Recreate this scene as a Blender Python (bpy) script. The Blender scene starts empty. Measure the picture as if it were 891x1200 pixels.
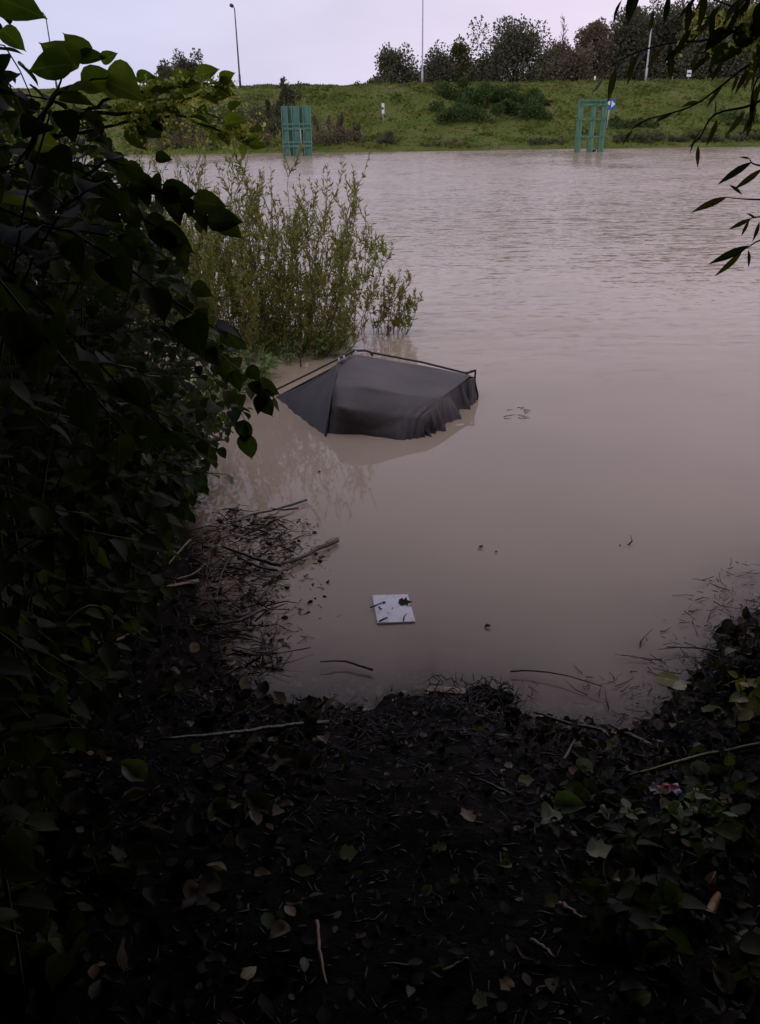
import bpy, math, random
import numpy as np
from mathutils import Vector, Matrix, noise as mnoise

R = math.radians
rng = np.random.default_rng(11)
random.seed(11)
SC = bpy.context.scene
COL = SC.collection

# ------------------------------------------------------------------ camera
CAM_Z = 3.0
PITCH = 25.3
ROLL = -0.8
FPX = 1000.0            # focal length in pixels of the 891 x 1200 photograph
cam_data = bpy.data.cameras.new('camera')
cam_data.sensor_fit = 'VERTICAL'
cam_data.sensor_height = 24.0
cam_data.lens = 24.0 * FPX / 1200.0
cam_data.clip_start = 0.05
cam_data.clip_end = 5000
cam = bpy.data.objects.new('camera', cam_data)
COL.objects.link(cam)
CM = Matrix.Rotation(R(90 - PITCH), 3, 'X') @ Matrix.Rotation(R(ROLL), 3, 'Z')
cam.matrix_world = Matrix.Translation((0, 0, CAM_Z)) @ CM.to_4x4()
SC.camera = cam
CMI = CM.inverted()

# ------------------------------------------------------------------ world
SUN_EL, SUN_AZ = 38.0, 215.0      # azimuth clockwise from +Y: behind and to the left
w = bpy.data.worlds.new('World'); SC.world = w; w.use_nodes = True
nt = w.node_tree; nt.nodes.clear()
def N(tree, typ, **kw):
    n = tree.nodes.new(typ)
    for k, v in kw.items():
        if k in ('inp',):
            for a, b in v.items(): n.inputs[a].default_value = b
        else: setattr(n, k, v)
    return n
sky = N(nt, 'ShaderNodeTexSky', sky_type='NISHITA', sun_disc=False, sun_elevation=R(SUN_EL), sun_rotation=R(SUN_AZ),
        air_density=1.5, dust_density=4.0, ozone_density=1.5)
tc = N(nt, 'ShaderNodeTexCoord')
sep = N(nt, 'ShaderNodeSeparateXYZ'); nt.links.new(tc.outputs['Generated'], sep.inputs[0])
# overcast layer: bluish to the left, pinker to the right
rx = N(nt, 'ShaderNodeMapRange', inp={'From Min': -0.45, 'From Max': 0.35}); nt.links.new(sep.outputs['X'], rx.inputs['Value'])
hcol = N(nt, 'ShaderNodeMix', data_type='RGBA'); nt.links.new(rx.outputs[0], hcol.inputs[0])
hcol.inputs[6].default_value = (5.6, 5.9, 8.1, 1); hcol.inputs[7].default_value = (8.8, 7.55, 9.3, 1)
mp = N(nt, 'ShaderNodeMapping', inp={'Scale': (1.5, 1.5, 5.0)}); nt.links.new(tc.outputs['Generated'], mp.inputs[0])
cn = N(nt, 'ShaderNodeTexNoise', inp={'Scale': 1.6, 'Detail': 6.0, 'Roughness': 0.55}); nt.links.new(mp.outputs[0], cn.inputs['Vector'])
cr = N(nt, 'ShaderNodeMapRange', inp={'From Min': 0.3, 'From Max': 0.7, 'To Min': 2.16, 'To Max': 2.56}); nt.links.new(cn.outputs[0], cr.inputs['Value'])
# unseen sky is shaped: bright band above the view for the water, dim overhead
zr = N(nt, 'ShaderNodeValToRGB'); ce = zr.color_ramp.elements
for p_, v_ in ((0.0, .375), (.125, .40), (.20, .74), (.34, .78), (.56, .42), (.95, .22)):
    e_ = ce[0] if p_ == 0 else (ce[1] if p_ == .95 else ce.new(p_)); e_.position = p_; e_.color = (v_, v_, v_, 1)
nt.links.new(sep.outputs['Z'], zr.inputs[0])
mm = N(nt, 'ShaderNodeMath', operation='MULTIPLY'); nt.links.new(cr.outputs[0], mm.inputs[0]); nt.links.new(zr.outputs[0], mm.inputs[1])
cc = N(nt, 'ShaderNodeVectorMath', operation='SCALE'); nt.links.new(hcol.outputs[2], cc.inputs[0]); nt.links.new(mm.outputs[0], cc.inputs['Scale'])
mx = N(nt, 'ShaderNodeMix', data_type='RGBA'); mx.inputs[0].default_value = 0.9
nt.links.new(sky.outputs[0], mx.inputs[6]); nt.links.new(cc.outputs[0], mx.inputs[7])
bg = N(nt, 'ShaderNodeBackground', inp={'Strength': 0.1}); nt.links.new(mx.outputs[2], bg.inputs[0])
out = N(nt, 'ShaderNodeOutputWorld'); nt.links.new(bg.outputs[0], out.inputs[0])

sun = bpy.data.lights.new('sun', 'SUN'); sun.energy = 0.5; sun.angle = R(25); sun.color = (1, 0.95, 0.88)
so = bpy.data.objects.new('sun', sun); COL.objects.link(so)
sd = Vector((math.sin(R(SUN_AZ)) * math.cos(R(SUN_EL)), math.cos(R(SUN_AZ)) * math.cos(R(SUN_EL)), math.sin(R(SUN_EL))))
so.rotation_euler = sd.to_track_quat('Z', 'Y').to_euler()

SC.view_settings.view_transform = 'Standard'
SC.view_settings.look = 'None'
SC.view_settings.exposure = 0.36
SC.view_settings.gamma = 1.0
SC.view_settings.use_curve_mapping = False
SC.cycles.max_bounces = 8
SC.cycles.transparent_max_bounces = 12

# ------------------------------------------------------------------ helpers
def ray(px, py):
    return CM @ Vector(((px - 445.5) / FPX, (600 - py) / FPX, -1.0))
def atY(px, py, Y):
    d = ray(px, py); return Vector((0, 0, CAM_Z)) + d * (Y / d.y)
def atZ(px, py, z=0.0):
    d = ray(px, py); return Vector((0, 0, CAM_Z)) + d * ((z - CAM_Z) / d.z)
def proj(p):
    q = CMI @ (Vector(p) - Vector((0, 0, CAM_Z)))
    if q.z > -0.05: return (-9999, -9999)
    return (445.5 + FPX * q.x / -q.z, 600 - FPX * q.y / -q.z)
def projn(P):
    M = np.array(CMI)
    Q = (np.asarray(P) - np.array([0, 0, CAM_Z])) @ M.T
    zz = np.where(Q[:, 2] > -0.05, -0.05, Q[:, 2])
    return 445.5 + FPX * Q[:, 0] / -zz, 600 - FPX * Q[:, 1] / -zz, -Q[:, 2]

def tag(o, label=None, cat=None, group=None, kind=None):
    if label: o['label'] = label
    if cat: o['category'] = cat
    if group: o['group'] = group
    if kind: o['kind'] = kind
    return o
def empty(name, loc=(0, 0, 0), rz=0):
    o = bpy.data.objects.new(name, None); o.location = loc; o.rotation_euler = (0, 0, rz); o.empty_display_size = 0.2
    COL.objects.link(o); return o
def link_mesh(name, V, F, mat, parent=None, smooth=True, attrs=None, world=True):
    """V in world space; when parented the vertices are moved into the parent's frame"""
    V = np.asarray(V, dtype=np.float64).reshape(-1, 3)
    if parent is not None and world:
        M = np.array(world_matrix(parent).inverted())
        V = V @ M[:3, :3].T + M[:3, 3]
    me = bpy.data.meshes.new(name)
    me.vertices.add(len(V)); me.vertices.foreach_set('co', V.ravel())
    if isinstance(F, np.ndarray):
        k = F.shape[1]; nf = len(F); flat = F.ravel(); starts = np.arange(nf) * k
    else:
        nf = len(F); lens = [len(f) for f in F]; starts = np.concatenate([[0], np.cumsum(lens)[:-1]]) if nf else np.array([])
        flat = np.array([i for f in F for i in f])
    me.loops.add(len(flat)); me.loops.foreach_set('vertex_index', flat.astype(np.int32))
    me.polygons.add(nf); me.polygons.foreach_set('loop_start', starts.astype(np.int32))
    me.update(calc_edges=True); me.validate()
    me.polygons.foreach_set('use_smooth', [smooth] * len(me.polygons))
    for k_, a in (attrs or {}).items():
        at = me.attributes.new(k_, 'FLOAT', 'POINT'); at.data.foreach_set('value', np.asarray(a, dtype=np.float32))
    if mat: me.materials.append(mat)
    o = bpy.data.objects.new(name, me); COL.objects.link(o)
    if parent is not None: o.parent = parent
    return o
def world_matrix(o):
    M = Matrix.LocRotScale(o.location, o.rotation_euler, o.scale)
    return (world_matrix(o.parent) @ M) if o.parent else M

class MB:
    def __init__(s): s.v = []; s.f = []
    def box(s, c, size, rot=None):
        c = Vector(c); n = len(s.v); hx, hy, hz = [a / 2 for a in size]
        for x, y, z in ((-1,-1,-1),(1,-1,-1),(1,1,-1),(-1,1,-1),(-1,-1,1),(1,-1,1),(1,1,1),(-1,1,1)):
            p = Vector((x*hx, y*hy, z*hz))
            if rot is not None: p = rot @ p
            s.v.append(tuple(c + p))
        for f in ((0,3,2,1),(4,5,6,7),(0,1,5,4),(1,2,6,5),(2,3,7,6),(3,0,4,7)): s.f.append(tuple(n+i for i in f))
        return s
    def bar(s, a, b, w, h=None):
        a, b = Vector(a), Vector(b); d = b - a
        q = d.to_track_quat('Z', 'Y').to_matrix()
        return s.box((a + b) / 2, (w, h or w, d.length), q)
    def tube(s, pts, radii, n=6):
        pts = [Vector(p) for p in pts]
        if not hasattr(radii, '__len__'): radii = [radii] * len(pts)
        base = len(s.v); prev = None
        for i, p in enumerate(pts):
            t = (pts[min(i+1, len(pts)-1)] - pts[max(i-1, 0)])
            if t.length < 1e-9: t = Vector((0,0,1))
            t.normalize()
            if prev is None:
                u = t.orthogonal().normalized()
            else:
                u = (prev - t * prev.dot(t))
                u = u.normalized() if u.length > 1e-6 else t.orthogonal().normalized()
            prev = u; v = t.cross(u)
            for k in range(n):
                a = 2*math.pi*k/n
                s.v.append(tuple(p + (u*math.cos(a) + v*math.sin(a)) * radii[i]))
        for i in range(len(pts)-1):
            for k in range(n):
                a = base+i*n+k; b = base+i*n+(k+1) % n
                s.f.append((a, b, b+n, a+n))
        s.f.append(tuple(base+k for k in range(n))[::-1]); s.f.append(tuple(base+(len(pts)-1)*n+k for k in range(n)))
        return s
    def build(s, name, mat, parent=None, smooth=False, world=True):
        return link_mesh(name, s.v, s.f, mat, parent, smooth, world=world)

def curve(pts, n=14):
    """Catmull-Rom through pts"""
    P = [np.array(p, dtype=float) for p in pts]
    P = [2*P[0]-P[1]] + P + [2*P[-1]-P[-2]]
    out = []
    segs = len(P) - 3; per = max(2, n // segs)
    for i in range(segs):
        p0, p1, p2, p3 = P[i:i+4]
        for t in np.linspace(0, 1, per, endpoint=False):
            out.append(0.5*((2*p1)+(-p0+p2)*t+(2*p0-5*p1+4*p2-p3)*t*t+(-p0+3*p1-3*p2+p3)*t**3))
    out.append(P[-2]); return np.array(out)

def bevel(o, w=0.004, seg=2):
    m = o.modifiers.new('bevel', 'BEVEL'); m.width = w; m.segments = seg; m.limit_method = 'ANGLE'; return o

# ---- leaves
def leaf_template(rows, fold=0.1, droop=0.15):
    V = []; F = []
    for i, (t, hw) in enumerate(rows):
        z = -droop * t * t
        V += [(t, hw, z + fold*hw*2), (t, 0, z), (t, -hw, z + fold*hw*2)]
    for i in range(len(rows)-1):
        a = i*3; b = a+3
        F += [(a, a+1, b+1, b), (a+1, a+2, b+2, b+1)]
    return np.array(V), np.array(F)
KNOT = leaf_template([(0, .015), (.05, .22), (.16, .34), (.34, .38), (.54, .33), (.73, .22), (.88, .09), (.95, .03), (1.03, .004)], .16, .16)
LANCE = leaf_template([(0, .01), (.15, .06), (.35, .10), (.6, .095), (.82, .05), (1.0, .004)], .12, .22)
SLIM = (np.array([(0, 0, 0), (.45, .12, .02), (1, 0, -.03), (.45, -.12, .02)]), np.array([(0, 1, 2, 3)]))
OVAL = leaf_template([(0, .02), (.2, .24), (.5, .33), (.8, .2), (1, .01)], .1, .1)
MAPLE_V = np.array([(0,0,0),(.12,.34,.02),(.35,.42,.05),(.36,.2,.02),(.62,.5,.07),(.6,.2,.02),(1,0,-.04),(.6,-.2,.02),(.62,-.5,.07),(.36,-.2,.02),(.35,-.42,.05),(.12,-.34,.02),(.4,0,0)])
MAPLE = (MAPLE_V, np.array([(12, i, i+1) for i in range(0, 11)] + [(12, 11, 0)]))

def norm(a): return a / np.maximum(np.linalg.norm(a, axis=-1, keepdims=True), 1e-9)
def leaves_mesh(tpl, pos, dr, nr, sc, extra_tint=None):
    """one mesh from many leaf placements"""
    V, F = tpl
    pos = np.asarray(pos, float); dr = norm(np.asarray(dr, float)); nr = np.asarray(nr, float)
    sc = np.asarray(sc, float).reshape(-1, 1, 1)
    nr = norm(nr - dr * np.sum(nr*dr, axis=1, keepdims=True)); sd_ = np.cross(nr, dr)
    W = pos[:, None, :] + sc * (V[None, :, 0:1]*dr[:, None, :] + V[None, :, 1:2]*sd_[:, None, :] + V[None, :, 2:3]*nr[:, None, :])
    n, k = len(pos), len(V)
    FF = (F[None] + (np.arange(n)*k)[:, None, None]).reshape(-1, F.shape[1])
    tint = rng.random(n) if extra_tint is None else np.asarray(extra_tint)
    mid = np.tile(np.abs(V[:, 1]), n)
    return W.reshape(-1, 3), FF, {'tint': np.repeat(tint, k), 'rib': mid}
def add_leaves(name, mat, tpl, L, parent, tint=None):
    if not L: return None
    pos = [l[0] for l in L]; dr = [l[1] for l in L]; nr = [l[2] for l in L]; sc = [l[3] for l in L]
    V, F, A = leaves_mesh(tpl, pos, dr, nr, sc, tint)
    return link_mesh(name, V, F, mat, parent, True, A)

# ------------------------------------------------------------------ materials
def newmat(name):
    m = bpy.data.materials.new(name); m.use_nodes = True
    t = m.node_tree; t.nodes.clear()
    o = N(t, 'ShaderNodeOutputMaterial'); b = N(t, 'ShaderNodeBsdfPrincipled'); t.links.new(b.outputs[0], o.inputs[0])
    return m, t, b, o
def ramp(t, fac, stops):
    r = N(t, 'ShaderNodeValToRGB'); e = r.color_ramp.elements
    while len(e) > 1: e.remove(e[-1])
    e[0].position = stops[0][0]; e[0].color = (*stops[0][1], 1)
    for p, c in stops[1:]:
        x = e.new(p); x.color = (*c, 1)
    t.links.new(fac, r.inputs[0]); return r
def noisemat(name, c1, c2, scale=6, rough=0.8, bump=0.3, c3=None, detail=6, bscale=None, spec=0.4, stretch=(1,1,1), bdist=0.02):
    m, t, b, o = newmat(name)
    tc = N(t, 'ShaderNodeTexCoord'); mp = N(t, 'ShaderNodeMapping', inp={'Scale': stretch}); t.links.new(tc.outputs['Object'], mp.inputs[0])
    n = N(t, 'ShaderNodeTexNoise', inp={'Scale': scale, 'Detail': detail, 'Roughness': 0.6}); t.links.new(mp.outputs[0], n.inputs['Vector'])
    st = [(0.32, c1), (0.68, c2)] if c3 is None else [(0.3, c1), (0.5, c2), (0.7, c3)]
    r = ramp(t, n.outputs[0], st); t.links.new(r.outputs[0], b.inputs['Base Color'])
    b.inputs['Roughness'].default_value = rough; b.inputs['Specular IOR Level'].default_value = spec
    if bump:
        n2 = N(t, 'ShaderNodeTexNoise', inp={'Scale': bscale or scale*3, 'Detail': 5.0}); t.links.new(mp.outputs[0], n2.inputs['Vector'])
        bp = N(t, 'ShaderNodeBump', inp={'Strength': bump, 'Distance': bdist}); t.links.new(n2.outputs[0], bp.inputs['Height']); t.links.new(bp.outputs[0], b.inputs['Normal'])
    return m
def leafmat(name, cols, rough=0.45, trans=0.35, rib=True, spec=0.4):
    """cols: ramp over the per-leaf tint attribute; part of the light passes through the blade"""
    m, t, b, o = newmat(name)
    a = N(t, 'ShaderNodeAttribute', attribute_name='tint')
    r = ramp(t, a.outputs['Fac'], [(i/(len(cols)-1), c) for i, c in enumerate(cols)])
    tc = N(t, 'ShaderNodeTexCoord'); n = N(t, 'ShaderNodeTexNoise', inp={'Scale': 30.0, 'Detail': 4.0}); t.links.new(tc.outputs['Object'], n.inputs['Vector'])
    mr = N(t, 'ShaderNodeMapRange', inp={'From Min': .3, 'From Max': .7, 'To Min': .75, 'To Max': 1.25}); t.links.new(n.outputs[0], mr.inputs['Value'])
    sc = N(t, 'ShaderNodeVectorMath', operation='SCALE'); t.links.new(r.outputs[0], sc.inputs[0]); t.links.new(mr.outputs[0], sc.inputs['Scale'])
    col = sc.outputs[0]
    if rib:
        a2 = N(t, 'ShaderNodeAttribute', attribute_name='rib')
        mr2 = N(t, 'ShaderNodeMapRange', inp={'From Min': 0.0, 'From Max': 0.03, 'To Min': 1.7, 'To Max': 1.0}); t.links.new(a2.outputs['Fac'], mr2.inputs['Value'])
        s2 = N(t, 'ShaderNodeVectorMath', operation='SCALE'); t.links.new(col, s2.inputs[0]); t.links.new(mr2.outputs[0], s2.inputs['Scale']); col = s2.outputs[0]
    t.links.new(col, b.inputs['Base Color'])
    b.inputs['Roughness'].default_value = rough; b.inputs['Specular IOR Level'].default_value = spec
    tr = N(t, 'ShaderNodeBsdfTranslucent')
    s3 = N(t, 'ShaderNodeVectorMath', operation='MULTIPLY'); t.links.new(col, s3.inputs[0]); s3.inputs[1].default_value = (1.5, 1.7, 0.7)
    t.links.new(s3.outputs[0], tr.inputs['Color'])
    ms = N(t, 'ShaderNodeMixShader'); ms.inputs[0].default_value = trans
    t.links.new(b.outputs[0], ms.inputs[1]); t.links.new(tr.outputs[0], ms.inputs[2]); t.links.new(ms.outputs[0], o.inputs[0])
    return m

M = {}
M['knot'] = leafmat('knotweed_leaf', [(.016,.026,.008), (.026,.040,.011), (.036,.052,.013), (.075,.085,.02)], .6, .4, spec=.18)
M['knot_pale'] = leafmat('pale_leaf', [(.12,.17,.07), (.17,.21,.10)], .5, .4)
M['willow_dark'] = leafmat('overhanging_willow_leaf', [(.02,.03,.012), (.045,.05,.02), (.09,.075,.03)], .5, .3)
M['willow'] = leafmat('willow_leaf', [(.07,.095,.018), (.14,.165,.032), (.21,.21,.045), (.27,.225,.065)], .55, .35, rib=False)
M['willow_yel'] = leafmat('yellow_willow_leaf', [(.13,.14,.035), (.20,.19,.05)], .55, .4, rib=False)
M['weed'] = leafmat('weed_leaf', [(.07,.11,.04), (.12,.17,.06), (.17,.21,.08)], .5, .35)
M['flower'] = leafmat('dry_flower', [(.62,.56,.34), (.82,.78,.56)], .8, .65, rib=False, spec=.1)
M['stem_brown'] = noisemat('stem', (.07,.05,.025), (.13,.09,.045), 20, .6, .2)
M['stem_green'] = noisemat('green_stem', (.07,.09,.03), (.12,.10,.04), 20, .6, .2)
M['bark'] = noisemat('bark', (.035,.028,.02), (.09,.075,.055), 6, .9, .8, stretch=(4,4,1))
M['wetwood'] = noisemat('wet_wood', (.018,.013,.009), (.06,.042,.028), 12, .35, .5, stretch=(1,1,1), spec=.5)
M['drywood'] = noisemat('pale_reed', (.16,.10,.05), (.30,.22,.13), 14, .5, .4)
M['litter'] = leafmat('dead_leaf', [(.012,.009,.006), (.022,.017,.011), (.045,.034,.02), (.10,.08,.045), (.22,.19,.12)], .7, .1, rib=False, spec=.15)
M['deadpale'] = leafmat('fallen_pale_leaf', [(.30,.30,.17), (.42,.42,.25), (.46,.43,.22)], .45, .15)
M['deadbrown'] = leafmat('fallen_brown_leaf', [(.05,.035,.02), (.12,.08,.04), (.22,.13,.05)], .45, .15)
M['twig'] = noisemat('twig', (.006,.005,.004), (.032,.024,.017), 7, .4, .2, spec=.25)

# ------------------------------------------------------------------ terrain: near bank
SX = np.array([-60, -20, -9, -6, -4.2, -2.9, -2.2, -1.72, -1.42, -1.22, -.95, -.58, -.05, .3, .62, .95, 1.3, 1.6, 1.95, 2.4, 3.1, 5, 9, 20, 60])
SY = np.array([30, 19, 15.5, 13.5, 11.8, 9.6, 7.7, 6.6, 5.7, 4.9, 4.15, 3.86, 3.80, 3.95, 3.78, 3.60, 3.52, 3.85, 4.25, 4.75, 5.2, 6.0, 7.5, 10, 20])
def hnoise(x, y, s, seed=0.0):
    return mnoise.noise(Vector((x*s + seed, y*s - seed*1.7, seed*.31)))
def ground_h(x, y, fine=True):
    s = float(np.interp(x, SX, SY)) - y
    k = 0.62 if x < -1.2 else 1.0         # the sides rise less steeply per metre measured along y
    s2 = s * (0.75 if x < -1 else 1)
    if s2 > 0:
        z = 1.55 * (1 - math.exp(-s2 * 0.46))
        z += 0.06*min(s2, 1) * hnoise(x, y, .9, 3.1)
    else:
        z = -1.8 * (1 - math.exp(s2 * 0.20))
    if fine:
        z += 0.035*hnoise(x, y, 3.2, 5.5) + 0.022*hnoise(x, y, 9, 1.2) + .014*hnoise(x, y, 21, 8.2)
    return z
def on_ground(px, py, lift=0.0):
    d = ray(px, py); o = Vector((0, 0, CAM_Z)); t = 0.5
    while t < 40:
        p = o + d*t
        g = max(ground_h(p.x, p.y), 0.0)
        if p.z <= g: return Vector((p.x, p.y, g + lift))
        t += 0.01
    return o + d*t
def axis(a, b, fine_a, fine_b, step, grow=1.25):
    mid = list(np.arange(fine_a, fine_b + 1e-6, step))
    hi = []; s = step; x = mid[-1]
    while x < b: s *= grow; x += s; hi.append(min(x, b))
    lo = []; s = step; x = mid[0]
    while x > a: s *= grow; x -= s; lo.append(max(x, a))
    return np.array(lo[::-1] + mid + hi)
gx = axis(-400, 400, -3.6, 3.4, .035); gy = axis(-600, 40, -.5, 7.5, .035)
GV = [(x, y, ground_h(x, y)) for y in gy for x in gx]
nx = len(gx)
i0 = np.arange(len(gy)-1)[:, None]*nx + np.arange(nx-1)[None]; i0 = i0.ravel()
GF = np.stack([i0, i0+1, i0+nx+1, i0+nx], 1)
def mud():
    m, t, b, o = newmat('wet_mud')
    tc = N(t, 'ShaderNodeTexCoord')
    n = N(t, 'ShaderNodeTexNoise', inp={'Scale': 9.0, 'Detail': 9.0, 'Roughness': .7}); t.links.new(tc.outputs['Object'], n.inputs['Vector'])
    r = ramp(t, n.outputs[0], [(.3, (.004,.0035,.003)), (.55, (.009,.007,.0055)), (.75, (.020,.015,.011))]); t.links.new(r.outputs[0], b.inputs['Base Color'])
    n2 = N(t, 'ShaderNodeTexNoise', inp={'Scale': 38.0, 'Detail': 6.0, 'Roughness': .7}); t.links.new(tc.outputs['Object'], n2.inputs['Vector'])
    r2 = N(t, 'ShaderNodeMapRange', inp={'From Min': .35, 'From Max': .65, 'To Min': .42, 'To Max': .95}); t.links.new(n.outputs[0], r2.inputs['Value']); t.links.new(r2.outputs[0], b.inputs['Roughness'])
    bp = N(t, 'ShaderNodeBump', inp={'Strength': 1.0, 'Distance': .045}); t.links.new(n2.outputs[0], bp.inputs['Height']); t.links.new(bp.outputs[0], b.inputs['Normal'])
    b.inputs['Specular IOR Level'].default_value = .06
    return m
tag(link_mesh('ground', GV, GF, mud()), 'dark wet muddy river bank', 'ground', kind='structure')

# ------------------------------------------------------------------ water
YW = 71.0    # far water line
wx = axis(-400, 400, -3.6, 3.6, .06); wy = axis(-5, 86, 2.6, 9, .06, 1.06)
WV = np.array([(x, y, 0.0) for y in wy for x in wx]); nx = len(wx)
i0 = (np.arange(len(wy)-1)[:, None]*nx + np.arange(nx-1)[None]).ravel()
WF = np.stack([i0, i0+1, i0+nx+1, i0+nx], 1)
dep = np.array([max(0.0, -ground_h(x, y, True)) if y < 40 else 2.0 for x, y, z in WV])
def water():
    m, t, b, o = newmat('muddy_water'); t.nodes.remove(b)
    tc = N(t, 'ShaderNodeTexCoord')
    geo = N(t, 'ShaderNodeSeparateXYZ'); t.links.new(tc.outputs['Object'], geo.inputs[0])
    def wave(rot, scale, sc, det=3.0, dist=0.0):
        mp = N(t, 'ShaderNodeMapping', inp={'Rotation': (0, 0, R(rot)), 'Scale': sc}); t.links.new(tc.outputs['Object'], mp.inputs[0])
        n = N(t, 'ShaderNodeTexNoise', inp={'Scale': scale, 'Detail': det, 'Roughness': .5, 'Distortion': dist}); t.links.new(mp.outputs[0], n.inputs['Vector']); return n.outputs[0]
    def mul(a, b_):
        x = N(t, 'ShaderNodeMath', operation='MULTIPLY')
        for i, v in enumerate((a, b_)):
            if isinstance(v, (int, float)): x.inputs[i].default_value = v
            else: t.links.new(v, x.inputs[i])
        return x.outputs[0]
    def add(a, b_):
        x = N(t, 'ShaderNodeMath', operation='ADD'); t.links.new(a, x.inputs[0]); t.links.new(b_, x.inputs[1]); return x.outputs[0]
    # wind ripples out on the river, calm in the lee of the bank
    open_ = N(t, 'ShaderNodeMapRange', inp={'From Min': 8.0, 'From Max': 26.0, 'To Min': .0, 'To Max': 1.0}, interpolation_type='SMOOTHSTEP')
    t.links.new(geo.outputs['Y'], open_.inputs['Value'])
    patch = N(t, 'ShaderNodeTexNoise', inp={'Scale': .12, 'Detail': 2.0}); t.links.new(tc.outputs['Object'], patch.inputs['Vector'])
    pr = N(t, 'ShaderNodeMapRange', inp={'From Min': .35, 'From Max': .65, 'To Min': .55, 'To Max': 1.15}); t.links.new(patch.outputs[0], pr.inputs['Value'])
    w1 = mul(wave(-18, 2.6, (.45, 1.4, 1), 4, .4), .020)
    w2 = mul(wave(9, 5.5, (.55, 1.4, 1), 3), .008)
    wbig = mul(add(w1, w2), mul(open_.outputs[0], pr.outputs[0]))
    near = N(t, 'ShaderNodeMapRange', inp={'From Min': 8.0, 'From Max': 13.0, 'To Min': .03, 'To Max': 1.0}, interpolation_type='SMOOTHSTEP')
    t.links.new(geo.outputs['Y'], near.inputs['Value'])
    w3 = mul(mul(wave(-6, 1.6, (.30, 1.9, 1), 2, .3), .0095), near.outputs[0])
    h = add(wbig, w3)
    bp0 = N(t, 'ShaderNodeBump', inp={'Strength': 1.0, 'Distance': 1.0}); t.links.new(h, bp0.inputs['Height'])
    # small wind waves out on the river: slopes taken straight from noise, so they stay lively far away
    def slope(rot, scale, sc, det):
        mp = N(t, 'ShaderNodeMapping', inp={'Rotation': (0, 0, R(rot)), 'Scale': sc}); t.links.new(tc.outputs['Object'], mp.inputs[0])
        n = N(t, 'ShaderNodeTexNoise', inp={'Scale': scale, 'Detail': det, 'Roughness': .6, 'Distortion': .3}); t.links.new(mp.outputs[0], n.inputs['Vector'])
        v = N(t, 'ShaderNodeVectorMath', operation='SUBTRACT'); t.links.new(n.outputs['Color'], v.inputs[0]); v.inputs[1].default_value = (.5, .5, .5); return v.outputs[0]
    sa = N(t, 'ShaderNodeVectorMath', operation='ADD'); t.links.new(slope(-20, 8.0, (.6, 1.3, 1), 3), sa.inputs[0]); t.links.new(slope(-16, 2.6, (.45, 1.5, 1), 3), sa.inputs[1])
    sm_ = N(t, 'ShaderNodeVectorMath', operation='MULTIPLY'); t.links.new(sa.outputs[0], sm_.inputs[0]); sm_.inputs[1].default_value = (.12, .24, 0)
    ss = N(t, 'ShaderNodeVectorMath', operation='SCALE')
    # steeper little faces at the crests, and a lean toward this bank that grows with the fetch
    def mapr(v, a, b_, c, d, sm=True):
        n = N(t, 'ShaderNodeMapRange', inp={'From Min': a, 'From Max': b_, 'To Min': c, 'To Max': d}, interpolation_type='SMOOTHSTEP'); t.links.new(v, n.inputs['Value']); return n.outputs[0]
    crest = mul(mapr(wave(-22, 6.5, (.55, 1.15, 1), 4, .3), .50, .72, 0.0, -.38), mapr(wave(-20, 1.3, (.38, 1.7, 1), 3, .4), .36, .62, .15, 1.0))
    lean = mapr(geo.outputs['Y'], 18.0, 46.0, 0.0, -.085)
    cy = N(t, 'ShaderNodeCombineXYZ'); t.links.new(add(crest, lean), cy.inputs['Y'])
    sb_ = N(t, 'ShaderNodeVectorMath', operation='ADD'); t.links.new(sm_.outputs[0], sb_.inputs[0]); t.links.new(cy.outputs[0], sb_.inputs[1]); t.links.new(sb_.outputs[0], ss.inputs[0])
    amp = N(t, 'ShaderNodeMapRange', inp={'From Min': 7.5, 'From Max': 17.0, 'To Min': 0.0, 'To Max': 1.0}, interpolation_type='SMOOTHSTEP'); t.links.new(geo.outputs['Y'], amp.inputs['Value'])
    t.links.new(mul(amp.outputs[0], pr.outputs[0]), ss.inputs['Scale'])
    ad = N(t, 'ShaderNodeVectorMath', operation='ADD'); t.links.new(bp0.outputs[0], ad.inputs[0]); t.links.new(ss.outputs[0], ad.inputs[1])
    bp = N(t, 'ShaderNodeVectorMath', operation='NORMALIZE'); t.links.new(ad.outputs[0], bp.inputs[0])
    # suspended silt: brown, slightly uneven
    sn = N(t, 'ShaderNodeTexNoise', inp={'Scale': .5, 'Detail': 3.0}); t.links.new(tc.outputs['Object'], sn.inputs['Vector'])
    cr_ = ramp(t, sn.outputs[0], [(.3, (.315,.252,.178)), (.7, (.36,.288,.207))])
    df = N(t, 'ShaderNodeBsdfDiffuse'); t.links.new(cr_.outputs[0], df.inputs[0])
    tr = N(t, 'ShaderNodeBsdfTransparent'); tr.inputs[0].default_value = (.80, .74, .64, 1)
    at = N(t, 'ShaderNodeAttribute', attribute_name='depth')
    ex = N(t, 'ShaderNodeMath', operation='MULTIPLY'); ex.inputs[1].default_value = -6.5; t.links.new(at.outputs['Fac'], ex.inputs[0])
    ex2 = N(t, 'ShaderNodeMath', operation='EXPONENT'); t.links.new(ex.outputs[0], ex2.inputs[0])
    body = N(t, 'ShaderNodeMixShader'); t.links.new(mul(ex2.outputs[0], .92), body.inputs[0]); t.links.new(df.outputs[0], body.inputs[1]); t.links.new(tr.outputs[0], body.inputs[2])
    gl = N(t, 'ShaderNodeBsdfGlossy', inp={'Roughness': .012}); t.links.new(bp.outputs[0], gl.inputs['Normal'])
    fr = N(t, 'ShaderNodeFresnel', inp={'IOR': 1.36}); t.links.new(bp.outputs[0], fr.inputs['Normal'])
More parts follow.
